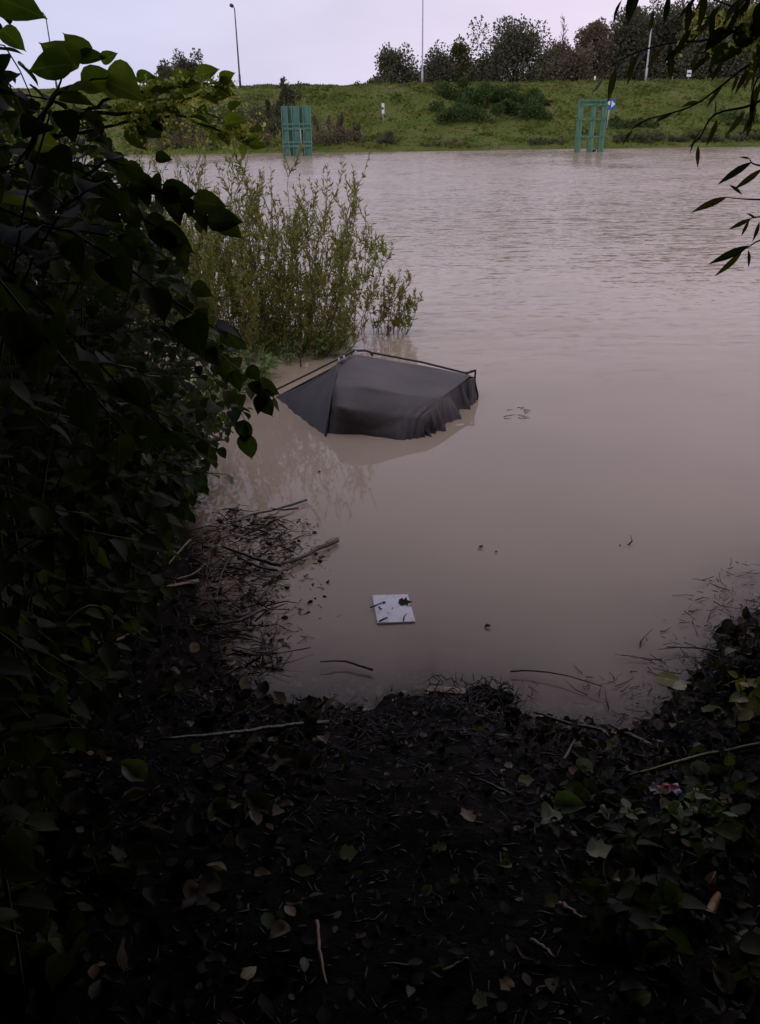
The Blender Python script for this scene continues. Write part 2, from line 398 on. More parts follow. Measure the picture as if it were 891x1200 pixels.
    ms = N(t, 'ShaderNodeMixShader'); t.links.new(fr.outputs[0], ms.inputs[0]); t.links.new(body.outputs[0], ms.inputs[1]); t.links.new(gl.outputs[0], ms.inputs[2])
    t.links.new(ms.outputs[0], o.inputs[0]); return m
tag(link_mesh('water', WV, WF, water(), attrs={'depth': dep}), 'brown flood water of the river', 'water', kind='structure')

# ------------------------------------------------------------------ far bank and levee
LP_Y = np.array([55, 68, 70.2, 71.0, 72.0, 74.5, 78, 81, 85, 88.5, 90.0, 91.5, 95.0, 97, 103, 112, 200, 3000])
LP_Z = np.array([-2, -.8, -.25, .0, .28, .62, 1.25, 2.3, 3.8, 4.75, 5.0, 5.05, 5.0, 4.6, 2.4, 1.4, 1.2, 1.2])
def levee_h(x, y):
    y0 = y + .5*hnoise(x, 0, .13, 2) * (y < 90)
    z = float(np.interp(y0, LP_Y, LP_Z))
    if y > 71.5 and y < 120: z += .12*hnoise(x, y, .35, 7) + .09*hnoise(x, y, 1.1, 4)
    return z
lx = axis(-1500, 1500, -50, 60, .5, 1.3)
ly = np.array(list(np.arange(55, 70, 3)) + list(np.arange(70, 97, .4)) + list(np.arange(97, 130, 2)) + [140, 160, 200, 300, 500, 900, 1600, 3000])
LV = [(x, y, levee_h(x, y)) for y in ly for x in lx]; nx = len(lx)
i0 = (np.arange(len(ly)-1)[:, None]*nx + np.arange(nx-1)[None]).ravel()
grass_ground = noisemat('levee_turf', (.050,.066,.016), (.080,.105,.020), .35, .95, .8, c3=(.125,.115,.045), detail=8, bscale=3, bdist=.1, spec=.1)
tag(link_mesh('embankment', LV, np.stack([i0, i0+1, i0+nx+1, i0+nx], 1), grass_ground), 'green grass levee on the far bank', 'embankment', kind='structure')

# grass tufts on the levee
m, t, b, o = newmat('levee_grass')
tc_ = N(t, 'ShaderNodeTexCoord'); n_ = N(t, 'ShaderNodeTexNoise', inp={'Scale': .22, 'Detail': 6.0, 'Roughness': .65}); t.links.new(tc_.outputs['Object'], n_.inputs['Vector'])
a_ = N(t, 'ShaderNodeAttribute', attribute_name='tint')
mm_ = N(t, 'ShaderNodeMath', operation='MULTIPLY_ADD'); mm_.inputs[1].default_value = .22; t.links.new(a_.outputs['Fac'], mm_.inputs[0]); t.links.new(n_.outputs[0], mm_.inputs[2])
r_ = ramp(t, mm_.outputs[0], [(.38, (.042,.062,.012)), (.54, (.085,.116,.022)), (.68, (.108,.125,.028)), (.8, (.15,.115,.045))])
t.links.new(r_.outputs[0], b.inputs['Base Color']); b.inputs['Roughness'].default_value = .9; b.inputs['Specular IOR Level'].default_value = .1
M['levee_grass'] = m
TUFT = (np.array([(0, .5, 0), (0, -.5, 0), (1, .05, 0), (.7, -.75, .1), (.8, .7, -.1)]), np.array([(0, 1, 2), (0, 1, 3), (0, 1, 4)]))
n = 46000
xs = rng.uniform(-46, 56, n); ys = 71.4 + (97-71.4)*rng.random(n)**.95
P = np.array([(x, y, levee_h(x, y) - .03) for x, y in zip(xs, ys)])
dr = np.stack([rng.normal(0, .35, n), rng.normal(0, .35, n), np.ones(n)], 1)
nr = np.stack([rng.normal(0, 1, n), rng.normal(0, 1, n), np.zeros(n)], 1)
clump = np.array([.5 + .9*max(0, hnoise(x, y, .5, 9) + .3) for x, y in zip(xs, ys)])
V, F, A = leaves_mesh(TUFT, P, dr, nr, rng.uniform(.13, .30, n)*clump)
tag(link_mesh('grass', V, F, M['levee_grass'], None, False, A), 'rough green grass covering the levee slope', 'grass', kind='stuff')

# ------------------------------------------------------------------ far trees and bushes
def cloud_leaves(centres, radii, n, size, up=.2, jitter=.55):
    """leaf faces through the volume of a crown made of uneven clumps"""
    k = rng.integers(0, len(centres), n)
    C = np.asarray(centres)[k]; Rr = np.asarray(radii)[k]
    d = norm(rng.normal(size=(n, 3))); r = rng.random(n)**.45
    P = C + d * Rr * r[:, None]
    dr = norm(d + rng.normal(0, jitter, (n, 3)) + [0, 0, up]); nr = rng.normal(size=(n, 3))
    return P, dr, nr, size * rng.uniform(.6, 1.4, n)
CURL = leaf_template([(0, .015), (.05, .20), (.16, .32), (.34, .36), (.54, .31), (.73, .20), (.88, .09), (1.0, .01)], .42, -.28)
CURL[0][:, 2] += .05*np.sin(CURL[0][:, 0]*11 + CURL[0][:, 1]*9)
LOBE_V = np.array([(0,0,0),(.10,.26,.06),(.30,.44,.14),(.42,.30,.03),(.66,.40,.10),(.74,.22,.02),(1,.06,.12),(.78,-.16,.02),(.60,-.44,.12),(.44,-.26,.02),(.28,-.36,.10),(.10,-.24,.05),(.45,0,-.02)])
LOBE = (LOBE_V, np.array([(12, i, i+1) for i in range(0, 11)] + [(12, 11, 0)]))
DIA = (np.array([(0, 0, 0), (.5, .36, .05), (1, 0, 0), (.5, -.36, -.05)]), np.array([(0, 1, 2, 3)]))
M['crownA'] = leafmat('far_crown_dark', [(.07,.074,.05), (.105,.105,.07), (.135,.125,.09)], .9, .2, rib=False, spec=.1)  # far crown colours lightened and greyed to stand in for haze
M['crownB'] = leafmat('far_crown_brown', [(.10,.083,.062), (.14,.115,.085), (.175,.145,.105)], .9, .2, rib=False, spec=.1)
M['crownC'] = leafmat('far_crown_olive', [(.06,.07,.025), (.10,.10,.04), (.13,.12,.05)], .9, .2, rib=False, spec=.1)
M['bramble'] = leafmat('bramble_leaf', [(.028,.048,.014), (.045,.075,.02), (.07,.10,.03)], .7, .2, rib=False, spec=.2)
M['greybush'] = leafmat('grey_bush_leaf', [(.06,.07,.04), (.09,.095,.055), (.11,.10,.07)], .9, .2, rib=False, spec=.1)
M['tanbush'] = leafmat('tan_bush_leaf', [(.10,.085,.05), (.14,.12,.065), (.19,.165,.08)], .9, .2, rib=False, spec=.1)

def far_tree(px, ptop, wpx, Y, mat, label, name='tree', dens=1.0, conic=0.0, base_z=1.3, leaf=.30, group='trees beyond the levee'):
    top = atY(px, ptop, Y); wm = wpx * Y / 1000 * 1.38 / 2
    base = Vector((top.x, Y, base_z)); H = top.z - base_z
    t = empty(name, base); tag(t, label, 'tree', group)
    mb = MB(); lean = rng.normal(0, .25, 2)
    mb.tube([base - Vector((0, 0, .3)), base + Vector((lean[0]*.4, lean[1]*.4, H*.35)), base + Vector((lean[0], lean[1], H*.93))], [H*.022, H*.016, .02], 7)
    cs = []; rs = []
    nc = int(16 + wm*5)
    for i in range(nc):
        f = rng.uniform(.18, .97); prof = math.sin(math.pi * min(1, (f*.82 + .16)))**.7 * (1 - conic*f)
        if f > .7: prof *= 1.15 - f*.45
        a = rng.uniform(0, 6.283); rr = wm * prof * rng.uniform(.25, .8)
        c = np.array([base.x + math.cos(a)*rr, Y + math.sin(a)*rr*.8, base_z + H*f*1.0])
        s = wm * rng.uniform(.28, .50) * (1.2 - f*.55)
        cs.append(c); rs.append((s, s, s*rng.uniform(.8, 1.5)))
        j = base + Vector((0, 0, H*f*.6)); c2 = Vector(c)
        mb.tube([j, (j + c2)/2 + Vector((0, 0, .15)), c2, c2 + Vector((rng.normal(0, .3), 0, s*1.1))], [H*.008, H*.006, .025, .01], 5)
    # wispy shoots out of the crown
    for i in range(8):
        c = cs[rng.integers(len(cs))]; q_ = c + np.array([rng.normal(0, .25)*wm, 0, rng.uniform(.1, .5)*wm*.5]); q_[2] = min(q_[2], base_z + H*.97); cs.append(q_); rs.append((.22*wm, .22*wm, .38*wm))
    mb.build('trunk', M['bark'], t, True)
    P, dr, nr, sc = cloud_leaves(cs, rs, int(8500*dens*max(.4, wm/2.6)), leaf*.85)
    ok = P[:, 2] > .7 + rng.random(len(P))*.6
    V, F, A = leaves_mesh(DIA, P[ok], dr[ok], nr[ok], sc[ok]); link_mesh('crown', V, F, mat, t, False, A)
    return t

TREES = [
 (192, 74, 34, 112, 'crownA', 'small dark tree rising behind the levee, left of the left lamp post'),
 (214, 69, 44, 116, 'crownA', 'rounded dark tree farthest left on the levee skyline'),
 (462, 66, 56, 110, 'crownA', 'dark bush-like tree left of the tall middle lamp post'),
 (512, 60, 42, 112, 'crownA', 'dark tree right behind the tall middle lamp post'),
 (540, 52, 40, 114, 'crownC', 'ragged olive tree with a feathery top, right of the middle lamp post'),
 (606, 43, 84, 110, 'crownA', 'broad dark round-topped tree above the bramble patch'),
 (642, 68, 54, 113, 'crownA', 'low dark tree at the foot of the thin bare tree'),
 (697, 32, 46, 112, 'crownB', 'brownish feathery tree with a pointed top'),
 (672, 62, 44, 108, 'crownB', 'low brown shrubby tree between the bare tree and the pointed brown tree'),
 (740, 20, 76, 114, 'crownA', 'tall dark tree behind the leaning right lamp post'),
 (792, 14, 76, 116, 'crownA', 'tall dark tree just right of the right lamp post'),
 (846, 6, 84, 112, 'crownA', 'tall dense dark tree behind the overhanging branches'),
 (893, 2, 84, 114, 'crownA', 'tall dark tree at the right end of the levee skyline'),
 (955, 10, 90, 112, 'crownA', 'tall dark tree beyond the right edge of the view'),
 (578, 66, 40, 113, 'crownC', 'low olive tree left of the broad round-topped one'),
 (655, 60, 52, 115, 'crownB', 'low brown tree filling the gap behind the thin bare tree'),
 (722, 42, 50, 115, 'crownA', 'dark tree between the pointed brown tree and the right lamp post'),
 (765, 30, 60, 118, 'crownB', 'brownish tree directly behind the right lamp post'),
 (820, 22, 62, 118, 'crownB', 'brownish tree between the tall dark trees at the right'),
 (440, 86, 30, 111, 'crownC', 'low olive scrub at the left end of the treeline'),
]
for px, pt, wp, Y, mt, lb in TREES:
    far_tree(px, pt, wp, Y, M[mt], lb)
# thin bare tree
top = atY(662, 19, 111); t = empty('bare_tree', (top.x, 111, 1.3)); tag(t, 'thin bare tree with almost no leaves standing above the others', 'tree')
mb = MB(); H = top.z - 1.3
mb.tube([(top.x, 111, 1.0), (top.x-.1, 111, 1.3+H*.5), (top.x, 111, top.z)], [.1, .06, .015], 6)
tips = []
for i in range(46):
    f = rng.uniform(.42, .97); a = rng.uniform(0, 6.28); l = 1.3*(1.15-f)+.25
    p0 = Vector((top.x, 111, 1.3+H*f)); p1 = p0 + Vector((math.cos(a)*l*.7, math.sin(a)*l*.7, l*1.0))
    mb.tube([p0, (p0+p1)/2 + Vector((0,0,-.05)), p1], [.03, .022, .01], 4); tips.append((p0, p1))
mb.build('trunk', M['bark'], t, True)
L = []
for p0, p1 in tips:
    for k in range(7):
        L.append((np.array(p0.lerp(p1, rng.uniform(.2, 1))) + rng.normal(0, .06, 3), rng.normal(size=3), rng.normal(size=3), .13))
add_leaves('crown', M['crownB'], DIA, L, t)

def bush(name, px, pbase, ptop, wpx, Y, mat, label, n=1800, leaf=.16, up=.4, depth=1.0, ground=levee_h, group=None, shoots=0):
    c0 = atY(px, pbase, Y); base = Vector((c0.x, Y, ground(c0.x, Y))); top = atY(px, ptop, Y)
    wm = wpx*Y/1000/2; H = max(.3, top.z - base.z)
    t = empty(name, base); tag(t, label, 'bush', group)
    cs = []; rs = []; mb = MB()
    for i in range(int(12 + wm*6)):
        nn_ = int(12 + wm*6); x = -1 + 2*(i + rng.random())/nn_; y = rng.uniform(-1, 1)*depth; pr = math.sqrt(max(.05, 1 - x*x*.9))
        gz = ground(base.x + x*wm*.9, Y + y)
        z = gz + rng.uniform(.1, .85)*H*pr*.9
        s = min(wm*.3, H*.4)*rng.uniform(.6, 1.3)
        cs.append((base.x + x*wm*.88, Y + y, z)); rs.append((s*1.1, s, s*.9))
        p = Vector(cs[-1]); mb.tube([(p.x*.5+base.x*.5, p.y, gz-.05), ((p.x*.8+base.x*.2), p.y, (gz+p.z)/2), p + Vector((0, 0, s*.8))], [.04, .03, .012], 5)
    for i in range(shoots):
        x = rng.uniform(-.8, .8); p0 = Vector((base.x + x*wm*.6, Y + rng.uniform(-.5, .5)*depth, base.z))
        p1 = p0 + Vector((x*wm*.4, 0, H*rng.uniform(.85, 1.25)))
        mb.tube([p0, (p0+p1)/2, p1], [.03, .02, .008], 4)
        for k in range(4): cs.append(tuple(p0.lerp(p1, .6 + .1*k))); rs.append((.12, .12, .25))
    mb.tube([(base.x - wm*.7, Y, ground(base.x - wm*.7, Y)-.02), (base.x, Y, base.z-.02), (base.x + wm*.7, Y, ground(base.x + wm*.7, Y)-.02)], .05, 5)
    mb.build('stem', M['bark'], t, True)
    P, dr, nr, sc = cloud_leaves(cs, rs, n, leaf, up)
    V, F, A = leaves_mesh(DIA, P, dr, nr, sc); link_mesh('foliage', V, F, mat, t, False, A)
    return t
bush('bramble_patch', 572, 155, 106, 128, 82.5, M['bramble'], 'broad dark bramble patch sprawling on the middle of the levee slope', 17000, .17, .3, 3.2)
bush('bramble_patch', 632, 137, 118, 24, 84, M['bramble'], 'small bramble clump at the right end of the broad patch', 700, .16, .3, 1)
bush('shrub', 345, 150, 96, 26, 79, M['greybush'], 'grey willow shrub with tall shoots poking above the levee crest', 1500, .17, .6, 1, shoots=9)
bush('shrub', 318, 160, 112, 50, 77.5, M['greybush'], 'dense grey-green thicket left of the planked mooring frame', 3800, .17, .5, 1.6, shoots=3)
bush('shrub', 268, 165, 112, 70, 77.5, M['greybush'], 'grey-green thicket behind the flowering branch', 4200, .17, .5, 1.6)
bush('shrub', 205, 165, 118, 66, 77.0, M['greybush'], 'grey-green thicket farthest left on the far bank', 3600, .17, .5, 1.6)
for px, pt, wp, lb in ((302, 142, 36, 'straw coloured shrub at the water edge left of the planked mooring frame'), (255, 146, 50, 'straw coloured shrub at the water edge below the flowering branch'),
                       (206, 150, 50, 'straw coloured shrub farthest left at the far water edge')):
    bush('shrub', px, 178, pt, wp, 73.0, M['tanbush'], lb, 2000, .14, 1.0, .9, shoots=6)
bush('shrub', 386, 178, 138, 44, 73.5, M['crownB'], 'brown leafless looking shrub right of the planked mooring frame', 2600, .13, .9, 1.0, shoots=7)
bush('shrub', 410, 178, 150, 34, 74.5, M['crownB'], 'low brown shrub fading into the grass right of the taller brown shrub', 1300, .13, .9, 1.0, shoots=4)
bush('shrub', 453, 175, 156, 20, 73.2, M['crownA'], 'small round dark bush below the white marker board', 1300, .12, .8, .5, shoots=3)
bush('shrub', 742, 152, 140, 56, 78.5, M['bramble'], 'low dark green bush right of the blue arrow board', 1500, .15, .3, 1.0)
bush('shrub', 868, 155, 136, 46, 79.0, M['bramble'], 'low dark green bush behind the hanging willow twigs', 1300, .15, .3, 1.0)
for px, wp, lb in ((748, 62, 'grey-green reedy clump at the far water edge right of the open mooring frame'), (812, 60, 'grey-green reedy clump at the far water edge under the drooping twig'), (880, 60, 'grey-green reedy clump at the right end of the far water edge')):
    bush('reed_clump', px, 174, 157, wp, 72.9, M['greybush'], lb, 2200, .17, 2.0, .6)
bush('reed_clump', 640, 176, 168, 44, 72.6, M['greybush'], 'thin low reedy clump left of the open mooring frame', 700, .14, 2.0, .5)
bush('reed_clump', 520, 177, 169, 60, 72.6, M['tanbush'], 'thin low straw coloured clump in the middle of the far water edge', 700, .14, 2.0, .5)

# ------------------------------------------------------------------ lamp posts
M['galv'] = noisemat('galvanised_steel', (.30,.31,.32), (.42,.43,.44), 3, .5, .1)
M['darkmetal'] = noisemat('dark_metal', (.03,.03,.032), (.06,.06,.065), 6, .5, .1)
M['white'] = noisemat('white_paint', (.68,.68,.68), (.80,.80,.80), 5, .5, .1)
M['black'] = noisemat('black_paint', (.015,.015,.016), (.03,.03,.03), 5, .5, .1)
M['blue'] = noisemat('blue_paint', (.012,.09,.26), (.02,.12,.32), 3, .4, .1)
def lamp_post(pxb, pyb, pxt, pyt, Y, label, mt='darkmetal'):
    b_ = atY(pxb, pyb, Y); tp = atY(pxt, pyt, Y)
    t = empty('lamp_post', (b_.x, Y, levee_h(b_.x, Y))); tag(t, label, 'lamp post', 'lamp posts along the levee road')
    H = tp.z; x = b_.x; z0 = levee_h(x, Y)
    MB().tube([(x, Y, z0-.3), (x, Y, z0+1.2), (x, Y, z0+1.21), (x, Y, H)], [.11, .11, .085, .05], 10).build('pole', M[mt], t, True)
    h = MB().tube([(x, Y, H-.05), (x-.05, Y-.1, H+.16), (x-.12, Y-.3, H+.22)], [.05, .045, .04], 8).build('bracket', M[mt], t, True)
    g = MB()
    g.tube([(x-.10, Y-.25, H+.22), (x-.13, Y-.4, H+.25), (x-.2, Y-.75, H+.27), (x-.22, Y-.95, H+.24)], [.06, .15, .17, .05], 10)
    g.build('lamp_head', M['darkmetal'], t, True)
lamp_post(282, 104, 274, 11, 95, 'lamp post with a small dark head, rising above the planked mooring frame')
lamp_post(68, 110, 62, 20, 97, 'lamp post half hidden behind the knotweed at the far left')
lamp_post(495, 98, 497, -8, 95, 'tall lamp post between two dark trees, its top cut by the frame', 'galv')
lamp_post(757, 92, 766, -12, 94, 'pale lamp post at the right behind the hanging leaves', 'galv')

# small markers and boards on the far side
def marker_board(px, pt, pb, ppost, Y, wm, label, black=True):
    a = atY(px, pt, Y); b_ = atY(px, pb, Y); x = a.x; zg = levee_h(x, Y)
    t = empty('marker_board', (x, Y, zg)); tag(t, label, 'sign')
    MB().tube([(x, Y, zg-.2), (x, Y, a.z-.02)], .045, 8).build('post', M['galv'], t, True)
    MB().box((x, Y-.07, (a.z+b_.z)/2), (wm, .03, a.z-b_.z)).build('board', M['white'], t)
    if black:
        MB().box((x-.03, Y-.09, (a.z+b_.z)/2), (wm*.72, .012, (a.z-b_.z)*.24)).build('black_band', M['black'], t)
marker_board(449, 121, 133, 147, 79.6, .22, 'narrow white marker board with a black middle on the levee slope')
marker_board(808, 82, 90, 95, 91.0, .42, 'small white board with a dark middle on the levee crest at the right')
def stub(px, py, Y, label):
    p = atY(px, py, Y); z = levee_h(p.x, Y)
    t = empty('kerb_marker', (p.x, Y, z)); tag(t, label, 'marker post', 'small white marker posts on the levee')
    MB().tube([(p.x, Y, z-.1), (p.x, Y, z+.42)], .08, 8).build('post', M['white'], t, True)
    MB().tube([(p.x, Y, z+.42), (p.x, Y, z+.50)], [.085, .05], 8).build('cap', M['black'], t, True)
stub(787, 93, 90.5, 'short white marker post on the crest right of the pale lamp post')
stub(697, 96, 90.5, 'short white marker post on the crest above the open mooring frame')

# blue arrow board
Yb = 77.6; a = atY(709.2, 116.0, Yb); b_ = atY(721.0, 128.0, Yb)
cx, cz = (a.x+b_.x)/2, (a.z+b_.z)/2; bw, bh = b_.x-a.x, a.z-b_.z
t = empty('arrow_sign', (cx, Yb, levee_h(cx, Yb))); tag(t, 'blue board with a white arrow on a leaning grey post behind the open mooring frame', 'sign')
MB().tube([(cx-.12, Yb, levee_h(cx, Yb)-.2), (cx, Yb, cz+bh*.4)], .05, 8).build('post', M['galv'], t, True)
bevel(MB().box((cx, Yb-.08, cz), (bw, .04, bh)).build('board', M['blue'], t), .01)
yf = Yb-.112
def flat(name, pts, mat, parent, y0, th=.012):
    n = len(pts); V = [(x, y0-th, z) for x, z in pts] + [(x, y0, z) for x, z in pts]
    F = [tuple(range(n)), tuple(range(2*n-1, n-1, -1))] + [(i, i+n, (i+1) % n+n, (i+1) % n) for i in range(n)]
    return link_mesh(name, V, F, mat, parent, False)
flat('arrow_mark', [(cx+bw*.10, cz+bh*.36), (cx+bw*.44, cz), (cx+bw*.10, cz-bh*.36)], M['white'], t, Yb-.101)
flat('letter_mark', [(cx-bw*.40, cz+bh*.28), (cx-bw*.03, cz+bh*.28), (cx-bw*.03, cz-bh*.08), (cx-bw*.20, cz-bh*.08), (cx-bw*.25, cz-bh*.28), (cx-bw*.40, cz-bh*.28)], M['white'], t, Yb-.101)

# ------------------------------------------------------------------ mooring frames
M['teal'] = noisemat('teal_painted_timber', (.035,.10,.08), (.06,.155,.125), 2.5, .7, .4, c3=(.10,.20,.165), stretch=(3,3,.5))
M['teal_dark'] = noisemat('weathered_green_timber', (.035,.09,.055), (.06,.15,.095), 2.5, .7, .4, c3=(.10,.19,.14), stretch=(3,3,.5))
M['edge'] = noisemat('pale_green_steel', (.09,.19,.14), (.15,.25,.20), 4, .6, .2)
def plank_frame():
    Y = 66.5; bl = atZ(333.5, 182); sc_ = Y/1000*.92*1.0
    L_ = atY(333.0, 182, Y).x; Rr = atY(366.5, 182, Y).x; W = Rr-L_
    top = atY(349, 124, Y).z
    t = empty('mooring_frame', ((L_+Rr)/2, Y, 0)); tag(t, 'teal mooring frame with boarded upper half standing in the water at the left', 'mooring frame')
    for (a, w_) in ((.10, .20), (.475, .25), (.86, .26)):
        x = L_+W*a; w2 = W*w_
        o = MB().box((x, Y, top/2-.9), (w2*.93, .16, top+1.8)).build('pile', M['teal'], t); bevel(o, .015)
        for s_ in (-1, 1):
            MB().box((x+s_*w2*.49, Y-.06, top/2-.9), (.035, .30, top+1.79)).build('flange', M['edge'], o)
    for f in (1-.36, 1-.45, 1-.72, 1-.80):
        bevel(MB().box(((L_+Rr)/2, Y-.13, top*f), (W*.98, .09, .15)).build('crossbar', M['teal'], t), .012)
    for (a, w_) in ((.27, .10), (.665, .10)):
        MB().box((L_+W*a, Y+.14, top*.82), (W*w_*1.15, .06, top*.36)).build('board', M['teal_dark'], t)
    MB().box((L_+W*.27, Y+.7, top*.32), (W*.13, .12, top*.7+1)).build('rear_pile', M['teal_dark'], t)
    MB().box((L_+W*.66, Y+.7, top*.32), (W*.05, .12, top*.7+1)).build('rear_pile', M['teal_dark'], t)
    MB().tube([(L_+W*.62, Y-.2, top*.55), (L_+W*.64, Y-.2, top*.2)], .03, 6).build('chain', M['galv'], t, True)
def open_frame():
    Y = 66.0; t = None
    xs_ = [(atY(a, 181, Y).x, atY(b_, 116.5, Y)) for a, b_ in ((676, 680.0), (690.5, 694.0), (703.0, 708.5))]
    top = atY(694, 116.5, Y).z
    t = empty('mooring_frame', (xs_[1][0], Y, 0)); tag(t, 'green mooring frame of three open piles standing in the water at the right', 'mooring frame')
    for i, (xb, tp) in enumerate(xs_):
        xb = xb; xt = xb + .03
        o = MB().bar((xb-.01, Y, -1.5), (xt, Y+.1*0, top), .36, .36).build('pile', M['teal_dark'], t)
        MB().bar((xb+.10, Y-.17, -1.4), (xt+.11, Y-.17, top+.08), .06, .04).build('flange', M['edge'], o)
    for f in (.985, .90, .635, .30):
        MB().box(((xs_[0][0]+xs_[2][0])/2+.1*f, Y-.21, top*f), (xs_[2][0]-xs_[0][0]+.3, .06, .11)).build('crossbar', M['teal_dark'], t)
    for f in (.96, .93):
        MB().tube([(xs_[0][0], Y-.22, top*f), (xs_[1][0], Y-.22, top*f-.05), (xs_[2][0], Y-.22, top*f)], .018, 5).build('cable', M['teal_dark'], t, True)
    MB().box((xs_[0][0]+.20, Y+.1, top*.55), (.07, .1, top*.34)).build('rubbing_strip', M['black'], t)
    MB().box((xs_[1][0]+.20, Y+.1, top*.60), (.06, .1, top*.08)).build('rubbing_strip', M['black'], t)
plank_frame(); open_frame()

# small dark water bird resting between the piles
bp_ = atY(696, 180, 66.6); bp_.z = 0
t = empty('water_bird', bp_); tag(t, 'small dark water bird floating between the green piles', 'bird')
mb = MB(); x, y = bp_.x, bp_.y
mb.tube([(x-.22, y, .10), (x-.15, y, .08), (x-.02, y, .07), (x+.08, y, .09), (x+.12, y, .16), (x+.13, y, .23), (x+.16, y, .25), (x+.20, y, .245), (x+.25, y, .235)], [.015, .06, .10, .075, .04, .038, .05, .03, .008], 10)
mb.build('body', M['black'], t, True)

# ------------------------------------------------------------------ half-sunk tent
def tent():
    m, tn, b, o = newmat('wet_grey_canvas')
    tc = N(tn, 'ShaderNodeTexCoord')
    n1 = N(tn, 'ShaderNodeTexNoise', inp={'Scale': 2.2, 'Detail': 7.0, 'Roughness': .6}); tn.links.new(tc.outputs['Object'], n1.inputs['Vector'])
    r1 = ramp(tn, n1.outputs[0], [(.3, (.058,.048,.046)), (.55, (.082,.069,.066)), (.72, (.108,.090,.080))])
    # cloth colour darker toward the water line, with an uneven edge
    gx_ = N(tn, 'ShaderNodeSeparateXYZ'); tn.links.new(tc.outputs['Object'], gx_.inputs[0])
    ad_ = N(tn, 'ShaderNodeMath', operation='MULTIPLY_ADD'); ad_.inputs[1].default_value = -.25; tn.links.new(n1.outputs[0], ad_.inputs[0]); tn.links.new(gx_.outputs['Z'], ad_.inputs[2])
    wr_ = N(tn, 'ShaderNodeMapRange', inp={'From Min': -.10, 'From Max': .30, 'To Min': .42, 'To Max': 1.0}); tn.links.new(ad_.outputs[0], wr_.inputs['Value'])
    sw_ = N(tn, 'ShaderNodeVectorMath', operation='SCALE'); tn.links.new(r1.outputs[0], sw_.inputs[0]); tn.links.new(wr_.outputs[0], sw_.inputs['Scale'])
    tn.links.new(sw_.outputs[0], b.inputs['Base Color']); b.inputs['Roughness'].default_value = .62
    b.inputs['Specular IOR Level'].default_value = .5
    n2 = N(tn, 'ShaderNodeTexNoise', inp={'Scale': 260.0, 'Detail': 2.0}); tn.links.new(tc.outputs['Object'], n2.inputs['Vector'])
    n3 = N(tn, 'ShaderNodeTexNoise', inp={'Scale': 7.0, 'Detail': 4.0, 'Distortion': .6}); tn.links.new(tc.outputs['Object'], n3.inputs['Vector'])
    b1 = N(tn, 'ShaderNodeBump', inp={'Strength': .25, 'Distance': .002}); tn.links.new(n2.outputs[0], b1.inputs['Height'])
    b2 = N(tn, 'ShaderNodeBump', inp={'Strength': .35, 'Distance': .03}); tn.links.new(n3.outputs[0], b2.inputs['Height']); tn.links.new(b1.outputs[0], b2.inputs['Normal'])
    tn.links.new(b2.outputs[0], b.inputs['Normal'])
    P = lambda x, y, Y: np.array(atY(x, y, Y)); Z = lambda x, y, z=0.: np.array(atZ(x, y, z))
    A = Z(317, 466, -.03); B = Z(381, 516, -.03); C = Z(486, 520, -.04)
    D = Z(547, 492, -.03); E = Z(560, 466, .02)
    S = P(396, 426, 8.95)       # shoulder where the three panels meet
    R1 = P(418, 416, 9.45)      # back ridge, left
    R2 = P(545, 439, 9.30)      # back ridge, right
    R3 = P(556, 441, 9.28)
    t = empty('sunken_tent', tuple((A+B+C+D)/4*np.array([1, 1, 0]))); tag(t, 'grey canvas tent on thin poles, half sunk in the brown water', 'tent')
    def patch(name, rows, nu=40, wr=None, nv=None):
        """rows: list of polylines (each list of points), lofted smoothly"""
        cs_ = [curve(r_, nu) for r_ in rows]; k = min(len(c) for c in cs_)
        cs_ = [np.array([np.interp(np.linspace(0, len(c)-1, nu+1), np.arange(len(c)), c[:, d]) for d in range(3)]).T for c in cs_]
        Q = np.array(cs_); nv = nv or 26
        out = []
        tt = np.linspace(0, len(Q)-1, nv+1)
        for v in tt:
            i = min(int(v), len(Q)-2); f = v-i; out.append(Q[i]*(1-f)+Q[i+1]*f)
        G = np.array(out); nvv, nuu = G.shape[:2]
        du = np.gradient(G, axis=1); dv = np.gradient(G, axis=0); nn = norm(np.cross(du, dv))
        nn *= np.sign(nn[..., 1:2]*-1 + nn[..., 2:3]*.6 + 1e-9)
        U, Vv = np.meshgrid(np.linspace(0, 1, nuu), np.linspace(0, 1, nvv))
        if wr is not None: G = G + nn*wr(U, Vv)[..., None]
        i0 = (np.arange(nvv-1)[:, None]*nuu + np.arange(nuu-1)[None]).ravel()
        ob = link_mesh(name, G.reshape(-1, 3), np.stack([i0, i0+1, i0+nuu+1, i0+nuu], 1), m, t, True)
        sm = ob.modifiers.new('thickness', 'SOLIDIFY'); sm.thickness = .004
        return ob
    # left triangular panel
    AS = lambda f, sag: list(A*(1-f)+S*f + np.array([0, 0, -sag]))
    patch('side_panel', [[A+[0, 0, -.02], (A+S)/2+[0, -.02, -.05], S-[0, 0, .002]], [A*.5+B*.5+[0, -.03, 0], (A+B+S*2)/4+[0, -.01, -.03], S-[0, 0, .002]], [B, (B+S)/2+[-.01, 0, -.02], S-[0, 0, .002]]], 44,
          lambda u, v: .016*np.sin(v*19+u*3)*(1-u)**.8*np.clip(u*4, .2, 1) + .006*np.sin(v*43+1)*(1-u))
    # main panel: roof then steep front; rows go from top edge to water line, from left to right
    K0 = P(402, 447, 8.40); K1 = P(450, 457, 8.44); K2 = P(490, 463, 8.45); K3 = P(519, 464, 8.6)
    S1 = S*.45+K0*.55
    T = [S, R1, P(460, 423, 9.42), P(505, 431, 9.36), R2, R3]
    mid = [S*.75+B*.25+[0, 0, 0], K0, K1, K2, P(512, 459, 8.9), P(534, 450, 9.1)]
    dn = np.array([0, 0, -.09])
